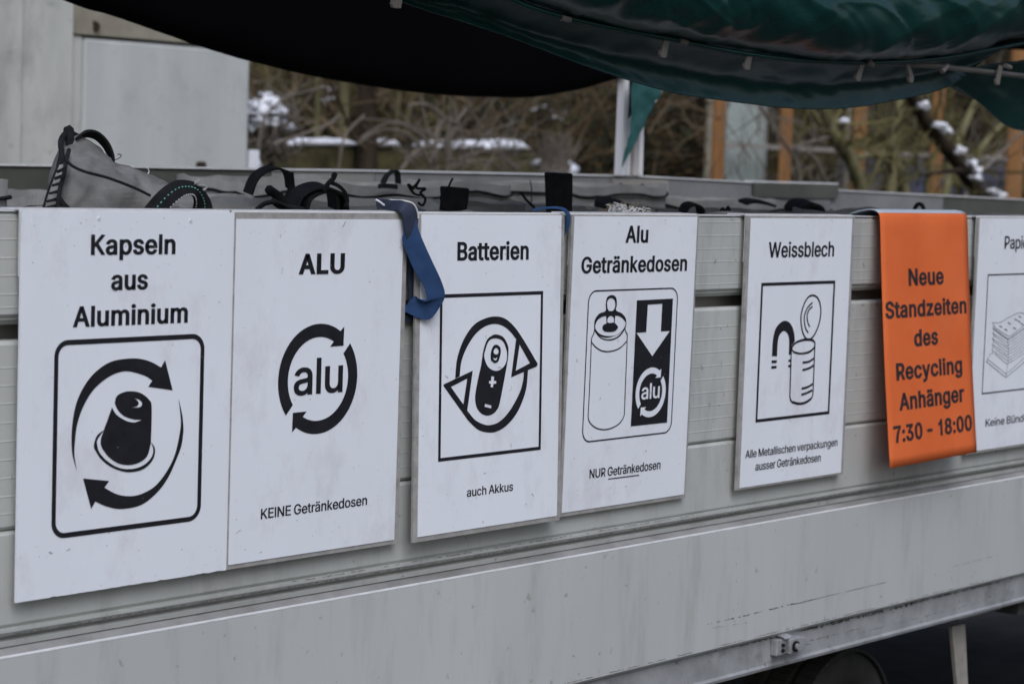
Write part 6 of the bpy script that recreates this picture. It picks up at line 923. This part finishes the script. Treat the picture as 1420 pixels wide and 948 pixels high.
# low mossy wall with snow on top, running parallel to the trailer
gw = empty('garden_wall', Vector((10.523, 10.000, 1.567)), 'low mossy stone wall capped with snow behind the trailer', 'wall')
def wallseg(x0, x1, zt, y=10.):
    b = MB(); n = 40; rn = random.Random(int(x0*10)); vs = []; 
    for i in range(n+1):
        x = x0+(x1-x0)*i/n
        for k, (dy, z) in enumerate(((0, 0.), (-.03, zt*.5), (0, zt-.02), (.10, zt), (.35, zt), (.4, 0))):
            vs.append((x, y+dy+noise.noise(Vector((x*3, z*3, 1)))*.08, z+noise.noise(Vector((x*4, k, 2)))*.03*(k > 0 and k < 5)))
    fs = [(i*6+k, (i+1)*6+k, (i+1)*6+k+1, i*6+k+1) for i in range(n) for k in range(5)]
    b.add(vs, fs).build('stonework', M['wallmoss'], gw, smooth=False)
WZ = Vector((10.515, 10.000, 1.779))
wallseg(WZ[0]-3, WZ[0]+3.0, WZ[2])
def snowcap(pxa, pxb, pyt, pyb, seed, y=10.02):
    b = MB(); rn = random.Random(seed); n = int((pxb-pxa)/4)+2; vs = []
    for i in range(n+1):
        f_ = i/n; px_ = pxa+(pxb-pxa)*f_; q = Vector(at_px(px_, pyb, y)); t = Vector(at_px(px_, pyt, y)); h = (t.z-q.z)*(1+.35*noise.noise(Vector((px_*.12, seed, 0))))*min(1, 4*f_+.25, 4*(1-f_)+.25)
        for dy, k in ((-.03, 0), (-.06, .35), (-.03, .8), (.08, 1), (.25, .8), (.33, 0)): vs.append((q.x, q.y+dy, q.z+h*k-.012))
    fs = [(i*6+k, (i+1)*6+k, (i+1)*6+k+1, i*6+k+1) for i in range(n) for k in range(5)]
    fs += [tuple(range(6)), tuple(n*6+5-k for k in range(6))]
    b.add(vs, fs).build('snow_cap', M['snow'], gw, smooth=True)
snowcap(398, 497, 190, 200, 1); snowcap(524, 550, 191, 201, 2); snowcap(606, 628, 193, 201, 3); snowcap(640, 668, 193, 203, 4); snowcap(668, 730, 192, 205, 5); snowcap(330, 357, 204, 232, 6, 8.)
# snow patches lying on the slope
for i, (x, y, a, c, Y) in enumerate(((452,127,.09,.05,12.), (451,138,.06,.07,12.), (430,157,.07,.05,12.), (752,152,.13,.05,13.), (773,165,.05,.08,13.), (770,234,.15,.075,9.5))):
    q = Vector(at_px(x, y, Y)); o = MB().ellipsoid(q, (a, .12, c), 18, .5, i+20).build('snow_patch', M['snow'], None, smooth=True, origin=tuple(q))
    tag(o, kind='stuff', label=('small lump of snow caught on twigs of the slope', 'lump of snow lying low behind the trailer')[y > 195], cat='snow')
# dry reed tuft in front of the snow lump
b = MB(); rn = random.Random(12)
for i in range(160):
    q = Vector(at_px(rn.uniform(750, 790), rn.uniform(222, 240), 9.2)); limb(b, q, (rn.uniform(-.5, .5), rn.uniform(-.3, .3), 1), rn.uniform(.12, .32), .007, rn, .2, 4)
o = b.build('dry_tuft', M['twig_grey'], None, origin=Vector((12.445, 9.200, 1.625))); tag(o, 'dry pale grass tuft behind the tall black sack handle', 'grass', kind='stuff')

# ------------------------------------------------------------------ timber frame and pale wall at the right
tf_ = empty('timber_shed', Vector((20.289, 11.000, 1.551)), 'open shed of orange timber posts with a pale cladding strip, behind the trees', 'shed')
def post(xa, xb, y, wdt=None, m='wood', name='timber_post', zb=0, top=4.2):
    a = Vector(at_px(xa, 250, y)); c = Vector(at_px(xb, 250, y))
    MB().box(a.x, c.x, y, y+.05, zb, top).build(name, M[m], tf_, bevel=.008)
post(990, 1003.5, 11.); post(1083, 1096, 11.); post(1184, 1199, 11.); post(1292, 1306, 11.); post(1398, 1418, 11.)
post(980, 988, 11.05, m='lintel', name='side_trim'); post(1006, 1062, 11.3, m='glass', name='cladding'); post(1175, 1182, 11.1, m='lintel', name='side_trim')
a = Vector(at_px(1003, 250, 11.)); c = Vector(at_px(1700, 250, 11.))
MB().box(a.x, c.x, 11.02, 11.1, 1.94, 1.99).build('cross_rail', M['steel'], tf_)
MB().box(a.x, c.x, 12.4, 12.5, 0, 4.2).build('back_wall', M['bark'], tf_)
for xa, xb, za, zb in ((1165,1178,1.1,1.9), (1205,1222,1.1,1.9), (1258,1282,1.1,2.0), (1308,1325,1.1,1.8), (1340,1396,1.1,2.0)):
    p = Vector(at_px(xa, 250, 12.)); q = Vector(at_px(xb, 250, 12.)); MB().box(p.x, q.x, 12., 12.06, za, zb).build('blue_board', M['navy_board'], tf_)
for k in range(4):
    MB().box(a.x, c.x, 11.0+k*.3, 11.12+k*.3, 4.2, 4.3).build('roof_batten', M['wood'], tf_)

# ------------------------------------------------------------------ undergrowth: uncountable twigs and dead leaves over the slope
rn = random.Random(77)
def undergrowth(n, pxr, pyr, Yr, m, L, r, name, label, up=.6, leafy=0):
    b = MB()
    for i in range(n):
        Y = rn.uniform(*Yr); x, y, z = at_px(rn.uniform(*pxr), rn.uniform(*pyr), Y)
        limb(b, (x, y, z), (rn.uniform(-1, 1), rn.uniform(-.4, .4), rn.uniform(-.2, 1)*up*2), rn.uniform(*L), rn.uniform(*r), rn, .3, 5)
    o = b.build(name, M[m], None); tag(o, label, 'undergrowth', kind='stuff'); return o
undergrowth(1500, (340, 1000), (90, 250), (10.6, 14), 'twig', (.3, 1.0), (.004, .012), 'undergrowth', 'dense brown bare twigs covering the slope behind the trailer')
undergrowth(420, (340, 640), (90, 250), (10.8, 14), 'twig_olive', (.3, 1.2), (.008, .022), 'undergrowth', 'olive mossy twigs on the slope beside the pale building', 1.)
undergrowth(700, (1000, 1450), (100, 285), (11.4, 12.2), 'twig_olive', (.3, 1.1), (.006, .016), 'undergrowth', 'olive bare twigs growing inside the timber shed frame')
undergrowth(150, (1000, 1450), (100, 285), (9.6, 10.8), 'twig_grey', (.3, 1.0), (.004, .010), 'undergrowth', 'fine grey twigs in front of the timber shed')
# dead leaves and ivy as small faces
def leaves(n, pxr, pyr, Yr, m, s, name, label):
    b = MB(); vs = []; fs = []
    for i in range(n):
        c = Vector(at_px(rn.uniform(*pxr), rn.uniform(*pyr), rn.uniform(*Yr))); u = Vector((rn.gauss(0, 1), rn.gauss(0, 1), rn.gauss(0, 1))).normalized(); v = u.orthogonal().normalized(); a = rn.uniform(*s)
        vs += [c-u*a, c+v*a*.5, c+u*a, c-v*a*.5]; fs.append((i*4, i*4+1, i*4+2, i*4+3))
    b.v = vs and [tuple(q) for q in vs]; b.f = fs; o = b.build(name, M[m], None); tag(o, label, 'leaves', kind='stuff')
leaves(5000, (340, 1000), (100, 255), (10.8, 14.5), 'leaf_brown', (.03, .08), 'dead_leaves', 'brown dead leaves hanging over the slope')
leaves(3600, (540, 960), (120, 255), (11.2, 14.5), 'dark_leaf', (.03, .09), 'evergreen_leaves', 'dark evergreen leaves in the middle of the slope')
